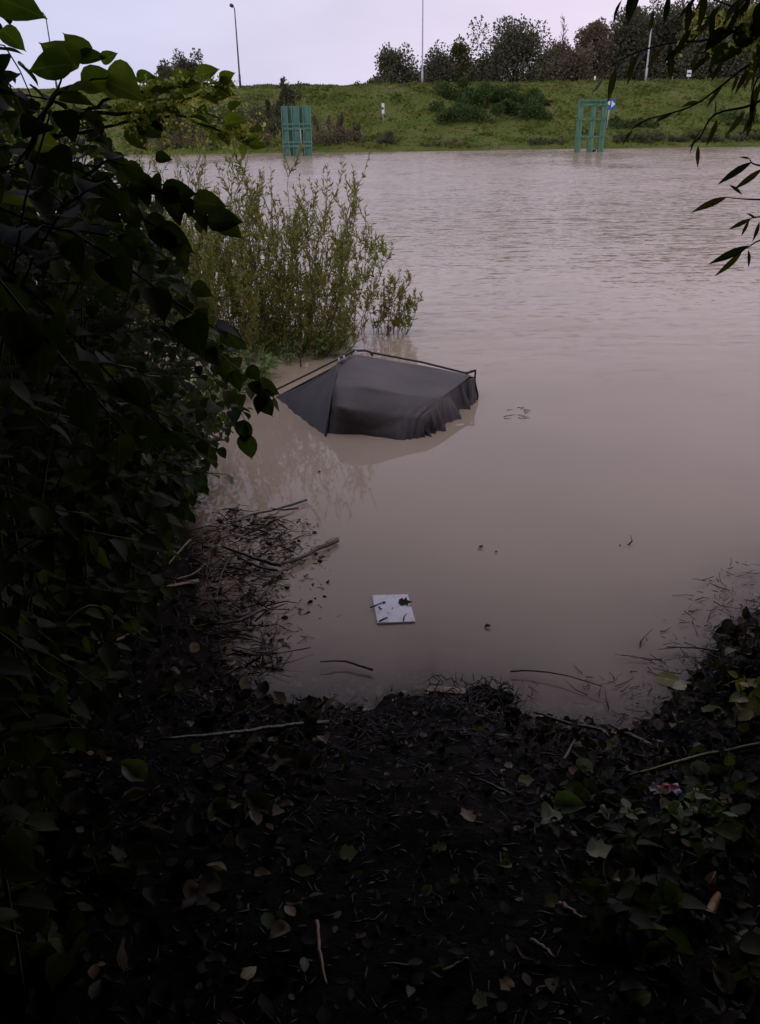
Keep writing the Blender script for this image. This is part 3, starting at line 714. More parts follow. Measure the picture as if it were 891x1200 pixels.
    bot = [B+dn, Z(420, 509)+dn, Z(447, 513)+dn, Z(468, 518)+dn, C*.6+Z(477, 519)*.4+dn, C+dn]
    fold = [P(552, 440.5, 9.27), P(533, 450, 9.1), P(517, 467, 8.75), P(501, 485, 8.4), P(491, 502, 8.15), C]
    top_row = [S, (S+R1)/2+[0,0,-.005], R1, P(460, 423, 9.42), P(505, 431, 9.36), P(552, 440.5, 9.27)]
    mid_row = [S*.78+B*.22, K0*.6+(S*.6+B*.4)*.4, K0*.4+K1*.6, K1*.4+K2*.6, P(504, 465, 8.50), P(517, 467, 8.58)]
    m2_row  = [S*.45+B*.55, P(400, 478, 8.20), P(430, 483, 8.22), P(462, 487, 8.20), P(485, 488, 8.18), P(500, 487, 8.22)]
    def fw(u, v):
        low = np.clip((v-.45)/.55, 0, 1)
        fan = np.clip((u-.55)/.45, 0, 1)
        dg = np.abs(np.sin((u*1.0 + (v-.5)*.34)*22 + 1.4*np.sin(u*9)))**.6
        return (.075*(dg-.6)*low**.7*fan + .016*np.sin((u+v*.25)*47+2*np.sin(u*13))*low*fan - .02*low*np.exp(-((v-.72-.12*np.sin(u*5))/.05)**2)*(1-fan*.5) + .008*np.sin(u*23+v*6)*low*(1-fan) - .018*np.sin(np.pi*np.clip(u, 0, 1))*np.sin(np.pi*np.clip(v*2, 0, 1))
                + .004*np.sin(u*9+v*17))
    patch('front_panel', [top_row, mid_row, m2_row, bot], 80, fw, 44)
    # hanging end panel with deep folds
    top_e = [P(552, 440.5, 9.27), P(533, 450, 9.1), P(517, 467, 8.58), P(501, 487, 8.22), C]
    bot_e = [E*.7+D*.3+[.02, .02, 0]+dn, D+dn, Z(528, 505)+dn, Z(507, 513)+dn, C+dn]
    tE = [R3+[.0, 0, -.01]] + top_e[1:]
    patch('end_panel', [tE, [(a_+b2_)/2+[.01, 0, -.01] for a_, b2_ in zip(tE, bot_e)], bot_e], 110,
          lambda u, v: (.045*(1-2*np.abs(np.sin(u*25+2.2*np.sin(u*7+.6)+.9*v*np.sin(u*3)))**.55) + .020*(1-2*np.abs(np.sin(u*57+2.2*np.sin(u*11)+v*1.5))**.6) + .012*np.sin(u*29+v*6))*np.clip(v*2.2, 0.1, 1)*np.clip((1-u)*5, 0, 1)*np.clip(u*9, 0, 1), 24)
    # rear slope, going down into the water behind
    rb = [A+[.1, .12, -.05], S+[-.1, .5, -.6], R1+[-.15, .75, -.62], R1*.4+R2*.6+[.05, .8, -.5], R3+[.12, .45, -.36]]
    patch('rear_panel', [[A+[.02, .03, -.02], S+[-.01, .02, -.02], R1+[0, .01, -.01], R1*.45+R2*.55+[0, .01, -.01], R3+[0, .01, -.01]], [p_ for p_ in rb]], 40, lambda u, v: .01*np.sin(u*40)*v, 16)
    # frame of thin poles
    pl = M['black']
    MB().tube([Z(314, 461, -.15), P(317, 460, 9.55), P(366, 436, 9.52), P(416, 411, 9.5)], .011, 8).build('pole', pl, t, True)
    MB().tube([P(416, 411, 9.5), P(428, 410.8, 9.45), P(434, 412.5, 9.45), P(437, 417, 9.43)], .013, 8).build('pole_joint', pl, t, True)
    MB().tube([P(434, 413, 9.45), P(495, 424.5, 9.42), P(545, 437, 9.38), P(552, 436, 9.36), P(557, 434, 9.34)], .012, 8).build('pole', pl, t, True)
    MB().tube([P(545, 440, 9.3), P(552, 435, 9.34), P(557.5, 433.5, 9.34), P(556.5, 446, 9.32), P(560, 463, 9.30), P(557, 480, 9.25)+[0,0,-.1]], .012, 8).build('upright', pl, t, True)
    MB().tube([P(416, 411, 9.5), P(418, 417, 9.45), S+[0, 0, .012], (S+B)/2*1.0+[-.012, -.02, -.002], B+[0, -.01, .0]], .010, 8).build('seam', m, t, True)
    # ties holding canvas to the ridge
    for px_, py_, Y_ in ((397, 421, 9.35), (403, 418, 9.4), (417, 413, 9.46)):
        MB().tube([P(px_, py_-1.5, Y_), P(px_+1, py_+5, Y_-.04)], .012, 6).build('tie', M['galv'], t, True)
tent()

# ------------------------------------------------------------------ white slab
def slab():
    c = [atZ(x, y, .014) for x, y in ((436, 697), (478, 696), (487, 728), (442, 730))]
    ctr = sum(c, Vector())/4; t = empty('foam_slab', (ctr.x, ctr.y, 0)); tag(t, 'square white foam slab floating flat near the muddy shore', 'slab')
    m, tn, b, o = newmat('dirty_white_foam')
    tc = N(tn, 'ShaderNodeTexCoord'); n1 = N(tn, 'ShaderNodeTexNoise', inp={'Scale': 14.0, 'Detail': 8.0, 'Roughness': .7}); tn.links.new(tc.outputs['Object'], n1.inputs['Vector'])
    r1 = ramp(tn, n1.outputs[0], [(.32, (.50,.51,.52)), (.48, (.72,.73,.76)), (.8, (.80,.82,.86))]); tn.links.new(r1.outputs[0], b.inputs['Base Color']); b.inputs['Roughness'].default_value = .6
    v = N(tn, 'ShaderNodeTexVoronoi', inp={'Scale': 160.0}); tn.links.new(tc.outputs['Object'], v.inputs['Vector'])
    bp = N(tn, 'ShaderNodeBump', inp={'Strength': .3, 'Distance': .002}); tn.links.new(v.outputs[0], bp.inputs['Height']); tn.links.new(bp.outputs[0], b.inputs['Normal'])
    n = 4; V = [tuple(p) for p in c] + [(p.x, p.y, -.03) for p in c]
    F = [(3, 2, 1, 0), (4, 5, 6, 7)] + [(i, (i+1) % 4, (i+1) % 4+4, i+4) for i in range(4)]
    body = link_mesh('slab_body', V, F, m, t, False); bevel(body, .006, 3)
    # bits lying on it
    def tw(pts, r, lab):
        tag(MB().tube([atZ(x, y, .019) for x, y in pts], [r, r*.9, r*.6][:len(pts)], 6).build('twig', M['wetwood'], None, True), lab, 'twig')
    tw([(434, 712), (441, 709), (448, 706)], .005, 'dark twig lying across the left edge of the foam slab')
    tw([(445, 728), (450, 725), (454, 723.5)], .006, 'thick dark twig on the lower left corner of the foam slab')
    tw([(473, 727), (474, 722), (477, 719)], .004, 'small forked twig on the lower right of the foam slab')
    o_ = add_leaves('leaf', M['litter'], MAPLE, [(np.array(atZ(467, 706, .019)), np.array([1, .1, 0]), np.array([.2, -.1, 1]), .10)], None, [.1])
    tag(o_, 'dark curled leaf on the upper right of the foam slab', 'leaf')
    o_ = add_leaves('leaf', M['litter'], OVAL, [(np.array(atZ(x, y, .019)), rng.normal(size=3)*[1, 1, .1], np.array([.1, -.1, 1]), s) for x, y, s in ((452, 705, .03), (446, 711, .02), (448, 714, .025), (461, 712, .015), (480, 710, .02), (455, 718, .012))], None, [.0, .1, .2, 0, .1, .1])
    tag(o_, 'scatter of tiny dark leaf scraps on the foam slab', 'leaf scraps', kind='stuff')
slab()

# ------------------------------------------------------------------ willow bushes standing in the water
def willow_shrub(base, n_stems, height, spread, label, mat, leaves_per=26, lean=(0, 0), group='willow bushes in the flood water', leaf=.088, twigs=8, rad=.10):
    t = empty('willow_bush', base); tag(t, label, 'bush', group)
    st = MB(); L = []
    for i in range(n_stems):
        a = rng.uniform(0, 6.283); r = rng.random()**.5
        off = np.array([math.cos(a)*r, math.sin(a)*r*.8, 0])
        p0 = np.array(base) + off*rad*3 + [0, 0, -.25]
        h = height*rng.uniform(.35, 1.0)**.8*(1.0-.45*r*r)
        tip = np.array(base) + off*spread + [lean[0]*h, lean[1]*h, h]
        midp = (p0+tip)/2 + off*spread*.16 + rng.normal(0, .04, 3)
        cv = rng.normal(0, .10, 3)*h*[1, 1, .2]
        C = curve([p0, midp + cv*.5, tip, tip + cv*.6 + [off[0]*.05, 0, .12*h]], 12)
        st.tube(C, list(np.linspace(.008, .0015, len(C))), 4)
        def dress(Cx, n_, f0):
            for k in range(n_):
                f = f0 + (1-f0)*rng.random(); x = f*(len(Cx)-1); i_ = min(int(x), len(Cx)-2)
                p = Cx[i_]*(1-x+i_) + Cx[i_+1]*(x-i_); tg = norm(Cx[i_+1]-Cx[i_])
                if p[2] < .02: continue
                d = norm(rng.normal(size=3)); L.append((p, tg*1.0 + d*.9, rng.normal(size=3), leaf*rng.uniform(.6, 1.25)*(1.1-.4*f)))
        dress(C, leaves_per, .12)
        for k in range(twigs):
            f = rng.uniform(.12, .92)**1.1; q = C[int(f*(len(C)-1))]
            aa = rng.uniform(0, 6.283); ln = h*rng.uniform(.14, .34)
            q2 = q + np.array([math.cos(aa)*ln*.40, math.sin(aa)*ln*.40, ln*.92])
            C2 = curve([q, (q+q2)/2 + [math.cos(aa)*.03, math.sin(aa)*.03, -.02], q2], 6)
            st.tube(C2, list(np.linspace(.005, .0015, len(C2))), 3); dress(C2, int(leaves_per*1.0), .1)
    st.tube([np.array(base) + [-rad*3.2, 0, -.2], np.array(base) + [0, .02, -.2], np.array(base) + [rad*3.2, 0, -.2]], .05, 6)
    st.tube([np.array(base) + [0, -rad*2.6, -.2], np.array(base) + [0, rad*2.6, -.2]], .05, 6)
    st.build('stem', M['stem_brown'], t, True); add_leaves('foliage', mat, SLIM, L, t)
    return t
willow_shrub(tuple(atZ(356, 410, 0)), 66, 2.3, 1.12, 'large willow bush in the water directly behind the tent', M['willow'], 22, (.10, 0))
willow_shrub(tuple(atZ(285, 412, 0)), 66, 2.5, 1.15, 'tall willow bush in the water left of the one behind the tent', M['willow'], 22, (-.02, 0))
willow_shrub(tuple(atZ(408, 392, 0)), 20, 1.5, .85, 'slender willow bush with curved shoots right of the large one', M['willow'], 22, (.04, 0))
willow_shrub(tuple(atZ(458, 390, 0)), 16, .72, .42, 'small separate willow sprig at the right end of the bushes', M['willow'], 18, (.12, 0), leaf=.085, twigs=4, rad=.03)
willow_shrub(tuple(atZ(212, 390, 0)), 60, 2.3, 1.1, 'willow bush in the water partly hidden by the knotweed', M['willow'], 20)
willow_shrub(tuple(atZ(190, 372, 0)), 60, 1.45, .9, 'yellow-green willow bush seen through the knotweed leaves', M['willow_yel'], 22, leaf=.09)
willow_shrub(tuple(atZ(130, 372, 0)), 50, 2.1, 1.1, 'willow bush deep behind the knotweed at the left', M['willow'], 18)

def broad_weed(base, n, h, spread, label, mat, leaf=.07, name='weed_clump', tpl=OVAL, cat='plant', group=None, tint=None, per=9):
    t = empty(name, base); tag(t, label, cat, group); st = MB(); L = []
    for i in range(n):
        a = rng.uniform(0, 6.283); r = rng.random()**.6
        tip = np.array(base) + [math.cos(a)*r*spread, math.sin(a)*r*spread, h*rng.uniform(.5, 1)*(1-.4*r)]
        p0 = np.array(base) + [math.cos(a)*r*spread*.4, math.sin(a)*r*spread*.4, -.04]
        C = curve([p0, (p0+tip)/2 + [0, 0, .1*h], tip], 8); st.tube(C, list(np.linspace(.005, .0015, len(C))), 4)
        for k in range(per):
            f = rng.uniform(.25, 1); p = C[int(f*(len(C)-1))]
            if p[2] < base[2]: continue
            d = norm(rng.normal(size=3)*[1, 1, .35]); L.append((p, d + [0, 0, -.1], np.array([0, 0, 1]) + rng.normal(0, .45, 3), leaf*rng.uniform(.6, 1.3)))
    st.build('stem', M['stem_green'], t, True); add_leaves('foliage', mat, tpl, L, t, tint); return t
broad_weed(tuple(atZ(378, 418, 0)), 12, .42, .32, 'broad-leaved weed standing in the water against the willow stems', M['weed'], .09)
broad_weed(tuple(atZ(316, 402, 0)), 26, .45, .45, 'leafy pale green weed clump in front of the tall willow bush', M['weed'], .07)
broad_weed(tuple(atZ(268, 425, 0)), 40, .55, .6, 'pale green weed clump between the knotweed and the willow bushes', M['weed'], .065, tpl=LANCE)
broad_weed(tuple(atZ(345, 412, 0)), 16, .35, .35, 'low weed clump at the foot of the large willow bush', M['weed'], .06)
broad_weed(tuple(atZ(292, 446, 0)), 40, .50, .50, 'leafy weed clump standing in the water against the left pole of the tent', M['weed'], .075)
broad_weed(tuple(atZ(335, 424, 0)), 34, .45, .42, 'ragged weed clump in the water behind the left pole of the tent', M['weed'], .07, tpl=LANCE)
broad_weed(tuple(atZ(262, 470, 0)), 40, .55, .5, 'dark weed clump at the foot of the knotweed left of the tent', M['weed'], .075)
broad_weed(tuple(atZ(400, 407, 0)), 22, .38, .35, 'low leafy clump right behind the tent apex', M['weed'], .065, tpl=LANCE)
# dead stalk beside tent
tag(MB().tube([atZ(353, 432, -.05), atY(352, 416, 10.4), atY(353, 402, 10.4)], [.012, .010, .006], 6).build('dead_stalk', M['wetwood'], None, True), 'upright dark stalk standing in the water left of the tent apex', 'stalk')

# ------------------------------------------------------------------ knotweed on the left bank
XB_Y = np.array([-200, 0, 40, 70, 95, 110, 150, 200, 250, 300, 350, 400, 450, 480, 520, 560, 600, 640, 700, 760, 820, 900, 1300])
XB_X = np.array([5, 12, 20, 28, 75, 110, 130, 165, 205, 222, 255, 296, 322, 312, 272, 250, 236, 214, 202, 186, 150, 80, 50])
def inside_mask(P, slack=0):
    x, y, z = projn(P); return (x < np.interp(y, XB_Y, XB_X) + slack)
def stem_leaves(C, L, spacing=.055, size=.12, start=.15, droop=.35, face=None, jitter=.25, cut=True, lim=None):
    """alternate leaves along a zig-zag stem"""
    seg = np.linalg.norm(np.diff(C, axis=0), axis=1); tot = seg.sum(); acc = np.concatenate([[0], np.cumsum(seg)])
    s = tot*start; side = 1
    while s < tot:
        i = min(np.searchsorted(acc, s)-1, len(C)-2); i = max(i, 0); f = (s-acc[i])/max(seg[i], 1e-6)
        p = C[i]*(1-f) + C[i+1]*f; tg = norm(C[i+1]-C[i])
        lat = np.cross(tg, [0, 0, 1]); lat = norm(lat) if np.linalg.norm(lat) > .2 else norm(rng.normal(size=3)*[1, 1, 0])
        d = tg*.55 + lat*side*.85 + np.array([0, 0, -droop]) + rng.normal(0, jitter, 3)
        nrm = np.array([0, 0, 1.]) + rng.normal(0, jitter, 3)*1.3 + (0 if face is None else np.array(face))
        p2 = p + norm(d)*.018
        L.append((p2, d, nrm, size*rng.uniform(.7, 1.15)*(1-.25*s/tot)))
        side = -side; s += spacing*rng.uniform(.75, 1.3)
def flowers(C, F, n=60, length=.10, spread=.02):
    """little tassels standing off the stem: chains of tiny blossoms"""
    for k in range(n):
        f = rng.uniform(.3, 1); p = C[int(f*(len(C)-1))] + rng.normal(0, .006, 3)
        d = norm(rng.normal(size=3)*[1, 1, .6] + [0, 0, .15]); ln = length*rng.uniform(.4, 1)
        for j in range(16):
            q = p + d*ln*j/16 + [0, 0, -.6*ln*(j/16)**2*rng.uniform(.5, 1)] + rng.normal(0, .003, 3)
            F.append((q, rng.normal(size=3), rng.normal(size=3), rng.uniform(.007, .014)))
def knot_plant(stems, label, group='knotweed on the left bank', leaf=.12, flow=(), spacing=.05, mat='knot', tip_leaf=True, prune=None, start=.12, tint=None, r0=.0055, extra=(), name='knotweed', droop=.35, face=None, fl_n=60):
    base = Vector(stems[0][0]); t = empty(name, base); tag(t, label, 'plant', group); st = MB(); L = []; FL = []
    for i, s in enumerate(stems):
        C = curve(s, 20)
        # slight zig-zag at each node
        C[1:-1] += rng.normal(0, .003, C[1:-1].shape)
        if prune is not None:
            ok = inside_mask(C, prune - 12)
            if not ok.all():
                k = int(np.argmin(ok)); C = C[:k]
                if k < 12: continue
        if len(stems) > 8: st.tube(C, list(np.linspace(r0, r0*.3, len(C))), 5)
        else: MB().tube(C, list(np.linspace(r0, r0*.3, len(C))), 5).build('stem', M['stem_brown'], t, True)
        n0 = len(L); stem_leaves(C, L, spacing, leaf, start, droop, face)
        if i in flow: flowers(C, FL, fl_n)
    L += list(extra)
    if prune is not None:
        ce = [np.array(l[0]) + norm(np.array(l[1]))*l[3]*.8 for l in L]
        ok = inside_mask(np.array(ce), prune) if ce else []
        L = [l for l, k in zip(L, ok) if k]
    if st.v: st.build('stem', M['stem_brown'], t, True)
    add_leaves('foliage', M[mat], KNOT, L, t, tint)
    if FL: add_leaves('flower_spray', M['flower'], DIA, FL, t)
    return t
def PX(*a): return np.array(atY(*a))
def lf(x0, y0, x1, y1, Y, Y2=None):
    a = np.array(atY(x0, y0, Y)); b_ = np.array(atY(x1, y1, Y2 or Y)); return (a, b_-a, np.array([rng.normal(0, .3), -1, .5]), float(np.linalg.norm(b_-a)))
M['knot_lit'] = leafmat('lit_knotweed_leaf', [(.075,.115,.02), (.12,.17,.032), (.18,.20,.05)], .5, .65, spec=.2)  # lit copy of the knotweed leaf: brighter greens stand in for backlight
def G(x, y): return np.array([x, y, ground_h(x, y) - .03])

# placed branches that show against the river and the sky
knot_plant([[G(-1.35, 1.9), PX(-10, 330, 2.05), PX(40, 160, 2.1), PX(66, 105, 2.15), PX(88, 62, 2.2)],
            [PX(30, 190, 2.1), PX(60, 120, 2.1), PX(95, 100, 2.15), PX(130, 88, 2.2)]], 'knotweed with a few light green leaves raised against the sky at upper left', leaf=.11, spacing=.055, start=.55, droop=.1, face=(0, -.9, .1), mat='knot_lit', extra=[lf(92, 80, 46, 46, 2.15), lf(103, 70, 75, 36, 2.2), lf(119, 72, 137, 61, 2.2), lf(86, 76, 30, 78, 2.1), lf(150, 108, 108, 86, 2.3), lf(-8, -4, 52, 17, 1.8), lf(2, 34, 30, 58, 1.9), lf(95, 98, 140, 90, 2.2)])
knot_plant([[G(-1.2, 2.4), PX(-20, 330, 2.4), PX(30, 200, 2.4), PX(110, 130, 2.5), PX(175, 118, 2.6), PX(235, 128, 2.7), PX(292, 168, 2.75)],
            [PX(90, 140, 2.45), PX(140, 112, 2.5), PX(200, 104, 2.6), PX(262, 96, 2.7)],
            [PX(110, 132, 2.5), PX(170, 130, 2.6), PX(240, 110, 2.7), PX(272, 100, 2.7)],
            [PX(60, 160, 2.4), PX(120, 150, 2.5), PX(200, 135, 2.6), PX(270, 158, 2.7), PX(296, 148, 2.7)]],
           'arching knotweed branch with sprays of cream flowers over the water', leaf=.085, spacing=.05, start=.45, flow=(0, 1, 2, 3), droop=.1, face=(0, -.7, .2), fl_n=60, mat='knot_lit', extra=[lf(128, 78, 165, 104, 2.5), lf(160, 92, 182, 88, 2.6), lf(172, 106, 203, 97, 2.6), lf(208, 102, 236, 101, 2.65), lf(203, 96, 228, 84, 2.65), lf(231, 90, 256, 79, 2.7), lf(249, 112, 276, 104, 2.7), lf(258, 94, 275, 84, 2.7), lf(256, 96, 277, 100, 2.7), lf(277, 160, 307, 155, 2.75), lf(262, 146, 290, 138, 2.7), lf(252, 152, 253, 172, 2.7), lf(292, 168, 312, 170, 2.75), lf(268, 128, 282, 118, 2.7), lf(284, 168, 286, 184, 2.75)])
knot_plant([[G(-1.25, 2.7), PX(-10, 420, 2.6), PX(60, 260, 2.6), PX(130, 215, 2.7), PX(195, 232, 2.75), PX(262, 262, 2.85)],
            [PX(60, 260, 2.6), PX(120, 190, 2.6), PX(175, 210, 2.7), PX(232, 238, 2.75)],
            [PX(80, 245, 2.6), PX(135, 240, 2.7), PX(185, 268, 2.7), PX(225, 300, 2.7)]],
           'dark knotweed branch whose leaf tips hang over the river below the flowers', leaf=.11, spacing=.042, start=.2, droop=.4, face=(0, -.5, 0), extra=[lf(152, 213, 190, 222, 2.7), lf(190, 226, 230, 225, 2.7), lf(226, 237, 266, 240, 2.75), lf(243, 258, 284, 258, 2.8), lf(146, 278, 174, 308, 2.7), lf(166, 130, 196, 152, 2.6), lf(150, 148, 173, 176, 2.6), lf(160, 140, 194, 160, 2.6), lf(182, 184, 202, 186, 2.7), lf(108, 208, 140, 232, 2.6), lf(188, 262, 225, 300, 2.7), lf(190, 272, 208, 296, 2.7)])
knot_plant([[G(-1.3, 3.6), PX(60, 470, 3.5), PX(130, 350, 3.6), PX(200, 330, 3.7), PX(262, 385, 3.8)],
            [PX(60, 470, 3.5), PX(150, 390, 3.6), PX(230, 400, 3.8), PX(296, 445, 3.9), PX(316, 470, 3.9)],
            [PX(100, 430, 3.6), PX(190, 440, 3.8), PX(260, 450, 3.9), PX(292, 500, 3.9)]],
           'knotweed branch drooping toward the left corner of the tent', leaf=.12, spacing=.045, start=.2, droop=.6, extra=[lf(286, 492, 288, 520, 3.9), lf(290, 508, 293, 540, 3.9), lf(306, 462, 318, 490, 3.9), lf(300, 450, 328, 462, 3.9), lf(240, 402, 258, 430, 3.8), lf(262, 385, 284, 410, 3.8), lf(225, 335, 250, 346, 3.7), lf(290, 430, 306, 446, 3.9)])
knot_plant([[G(-1.5, 3.6), PX(95, 600, 3.3), PX(110, 535, 3.4), PX(135, 520, 3.4), PX(165, 527, 3.45)]], 'single curved stem bearing a pair of pale leaves in the dark bank', leaf=.12, spacing=.055, start=.8, mat='knot_pale', r0=.005)
knot_plant([[G(-1.3, 4.5), PX(130, 610, 4.4), PX(165, 568, 4.5), PX(210, 556, 4.6), PX(262, 556, 4.6), PX(276, 562, 4.6)],
            [PX(150, 590, 4.4), PX(190, 590, 4.5), PX(215, 620, 4.5)], [PX(165, 570, 4.4), PX(180, 600, 4.4), PX(205, 650, 4.4)]],
           'low green knotweed shoot reaching over the twig raft', leaf=.12, spacing=.09, start=.35, mat='weed')
# the dense dark mass behind them
clumps = [(-1.15, 1.6), (-1.5, 2.1), (-1.9, 1.5), (-1.45, 2.9), (-2.1, 2.6), (-1.55, 3.6), (-2.2, 3.5), (-1.5, 4.3), (-2.2, 4.4), (-1.75, 5.1), (-2.6, 5.2), (-2.1, 6.0), (-3.0, 6.3), (-2.9, 3.2), (-2.7, 7.4), (-3.6, 5.0),
          (-1.15, 3.2), (-1.25, 4.0), (-1.3, 4.8), (-1.5, 5.6), (-1.8, 6.6), (-2.1, 7.4), (-1.1, 2.4), (-1.75, 4.6), (-3.4, 7.8), (-1.5, 5.3), (-1.62, 6.1), (-1.8, 6.9), (-1.3, 4.5)]
for i, (cx_, cy_) in enumerate(clumps):
    stems = []; edge = i >= 16; lf_ = .075 if edge else (.10 if i < 4 else .12)
    for k in range(13):
        bx, by = cx_ + rng.normal(0, .16), cy_ + rng.normal(0, .2)
        p0 = G(bx, by); h = rng.uniform(.9, 2.3); a = rng.uniform(-.9, 1.5)
        out = np.array([math.cos(a), math.sin(a)*.6, 0]); ln = rng.uniform(.3, 1.1)
        stems.append([p0, p0 + [0, 0, h*.55] + out*ln*.15, p0 + [0, 0, h] + out*ln*.6, p0 + [0, 0, h*rng.uniform(.7, 1.0)] + out*ln*1.15])
        if True:   # low stems fill the foot of the bank
            h2 = rng.uniform(.2, .8); stems.append([p0, p0 + [0, 0, h2*.8] + out*.15, p0 + out*.5 + [0, 0, h2], p0 + out*.85 + [0, 0, h2*.6]])
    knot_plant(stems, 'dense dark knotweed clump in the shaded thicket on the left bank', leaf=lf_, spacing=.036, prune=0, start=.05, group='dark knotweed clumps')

# ------------------------------------------------------------------ right willow, and unseen trees added round the viewer to darken the bank
M['canopy'] = leafmat('canopy_leaf', [(.03,.04,.015), (.05,.065,.022)], .6, .12, rib=False)
def big_tree(x, y, H, cs, rs, n, label, leaf=.26):
    z0 = ground_h(x, y); t = empty('shade_tree', (x, y, z0)); tag(t, label, 'tree', 'trees shading the near bank')
    mb = MB(); mb.tube([(x, y, z0-.3), (x+.05, y, z0+1.2), (x-.05, y-.1, z0+H*.5), (x, y, z0+H*.9)], [.26, .2, .14, .03], 10)
    for c in cs:
        j = Vector((x, y, min(c[2]-.6, z0+H*.5))); c_ = Vector(c)
        mb.tube([j, (j+c_)/2+Vector((0, 0, .25)), c_], [.09, .06, .015], 6)
    mb.build('trunk', M['bark'], t, True)
    P, dr, nr, sc = cloud_leaves(cs, rs, n, leaf, 0, 1.0)
    px_, py_, dz = projn(P); vis = (dz > 0) & (px_ > -30) & (px_ < 930) & (py_ > -40) & (py_ < 1240)
    P, dr, nr, sc = P[~vis], dr[~vis], nr[~vis], sc[~vis]
    V, F, A = leaves_mesh(DIA, P, dr, nr, sc); link_mesh('crown', V, F, M['canopy'], t, False, A); return t
TR = [(2.9, .2, 6.5, 'willow tree beside the viewer on the right whose twigs hang into view'),
      (-2.9, .1, 6.5, 'unseen willow tree added for shade on the left above the knotweed'),
      (.3, -3.4, 7, 'unseen tree added for shade straight behind the viewer'),
      (4.9, -2.2, 7, 'unseen tree added for shade behind the viewer at the right'),
      (-5.0, -2.2, 7, 'unseen tree added for shade behind the viewer at the left'),
      (5.6, 3.0, 6, 'unseen tree added for shade on the right bank beside the bay'),
      (-6.0, 4.0, 6, 'unseen tree added for shade on the left bank behind the knotweed thicket')]
CL = [([], []) for _ in TR]
for i in range(520):          # crowns shaped to block sky light from the bank, open only toward the river
    zc = (i + .5)/520; az = i*2.39996; el = math.asin(min(.999, zc))
    d = np.array([math.cos(el)*math.sin(az), math.cos(el)*math.cos(az), math.sin(el)])
    fa = abs(math.degrees(math.atan2(d[0], d[1]))); lim = 51 if fa < 58 else 51*max(0, 1-(fa-58)/14)
    if math.degrees(el) < lim: continue
    p = np.array([0, 1.4, 1.2]) + d*rng.uniform(4.6, 5.8) + rng.normal(0, .15, 3)
    k = int(np.argmin([(p[0]-a)**2 + (p[1]-b)**2 for a, b, _, _ in TR])); CL[k][0].append(tuple(p)); CL[k][1].append((.95, .95, .7))
for (x, y, H, lb), (cs_, rs_) in zip(TR, CL):
    if cs_: big_tree(x, y, H, cs_, rs_, 330*len(cs_), lb, .24)

# ------------------------------------------------------------------ twigs of the right willow hanging into view
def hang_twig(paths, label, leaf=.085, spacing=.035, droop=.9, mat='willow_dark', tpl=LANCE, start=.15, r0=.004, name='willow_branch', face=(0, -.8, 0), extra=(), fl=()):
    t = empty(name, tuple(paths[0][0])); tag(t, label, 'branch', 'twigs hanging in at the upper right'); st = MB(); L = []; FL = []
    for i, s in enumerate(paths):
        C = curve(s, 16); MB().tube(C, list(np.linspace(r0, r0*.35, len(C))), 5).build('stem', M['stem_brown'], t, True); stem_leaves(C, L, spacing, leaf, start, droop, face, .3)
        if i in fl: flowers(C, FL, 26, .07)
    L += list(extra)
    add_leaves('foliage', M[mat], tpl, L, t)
    if FL: add_leaves('flower_spray', M['flower'], DIA, FL, t)
    return t
hang_twig([[PX(990, -10, 2.3), PX(930, 8, 2.35), PX(838, 45, 2.4), PX(787, 50, 2.45), PX(739, 64, 2.5), PX(708, 84, 2.5)],
           [PX(930, 8, 2.3), PX(900, 38, 2.3), PX(862, 60, 2.35), PX(815, 62, 2.4)],
           [PX(960, -30, 2.3), PX(880, 15, 2.4), PX(830, 20, 2.4), PX(800, 38, 2.4)]],
          'long leafy branch crossing the upper right corner toward the open mooring frame', .10, .034, .7, extra=[lf(742, 66, 739, 101, 2.4), lf(785, 52, 788, 96, 2.4), lf(878, 0, 848, 45, 2.2)], fl=(2,))
hang_twig([[PX(960, -60, 2.1), PX(905, -5, 2.15), PX(872, 26, 2.2), PX(842, 40, 2.25)], [PX(960, -20, 2.1), PX(900, 30, 2.2), PX(868, 52, 2.25)]],
          'short knotweed shoot with big dark leaves and cream blossom in the top right corner', .085, .045, .5, tpl=KNOT, mat='knot', start=.2, fl=(0, 1))
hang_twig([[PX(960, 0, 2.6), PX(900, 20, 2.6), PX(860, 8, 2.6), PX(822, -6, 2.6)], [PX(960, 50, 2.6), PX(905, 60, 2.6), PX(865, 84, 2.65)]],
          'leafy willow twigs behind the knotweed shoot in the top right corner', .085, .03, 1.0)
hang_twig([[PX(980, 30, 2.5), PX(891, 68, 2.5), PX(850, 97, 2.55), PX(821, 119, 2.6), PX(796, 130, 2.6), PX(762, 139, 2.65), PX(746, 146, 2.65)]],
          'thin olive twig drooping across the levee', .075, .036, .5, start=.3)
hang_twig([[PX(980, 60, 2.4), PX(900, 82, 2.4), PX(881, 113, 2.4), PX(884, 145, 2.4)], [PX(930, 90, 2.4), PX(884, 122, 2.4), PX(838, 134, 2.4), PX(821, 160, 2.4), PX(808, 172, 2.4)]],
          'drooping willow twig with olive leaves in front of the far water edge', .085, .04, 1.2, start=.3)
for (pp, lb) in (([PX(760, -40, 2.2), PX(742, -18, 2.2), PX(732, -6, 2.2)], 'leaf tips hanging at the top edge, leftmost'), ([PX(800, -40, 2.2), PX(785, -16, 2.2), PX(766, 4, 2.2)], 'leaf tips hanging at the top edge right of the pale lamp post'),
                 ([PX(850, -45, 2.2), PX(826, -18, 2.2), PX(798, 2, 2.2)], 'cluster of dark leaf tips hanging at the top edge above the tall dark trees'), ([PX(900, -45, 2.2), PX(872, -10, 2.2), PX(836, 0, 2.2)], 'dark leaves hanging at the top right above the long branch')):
    hang_twig([pp], lb, .085, .022, 1.4, start=.2)
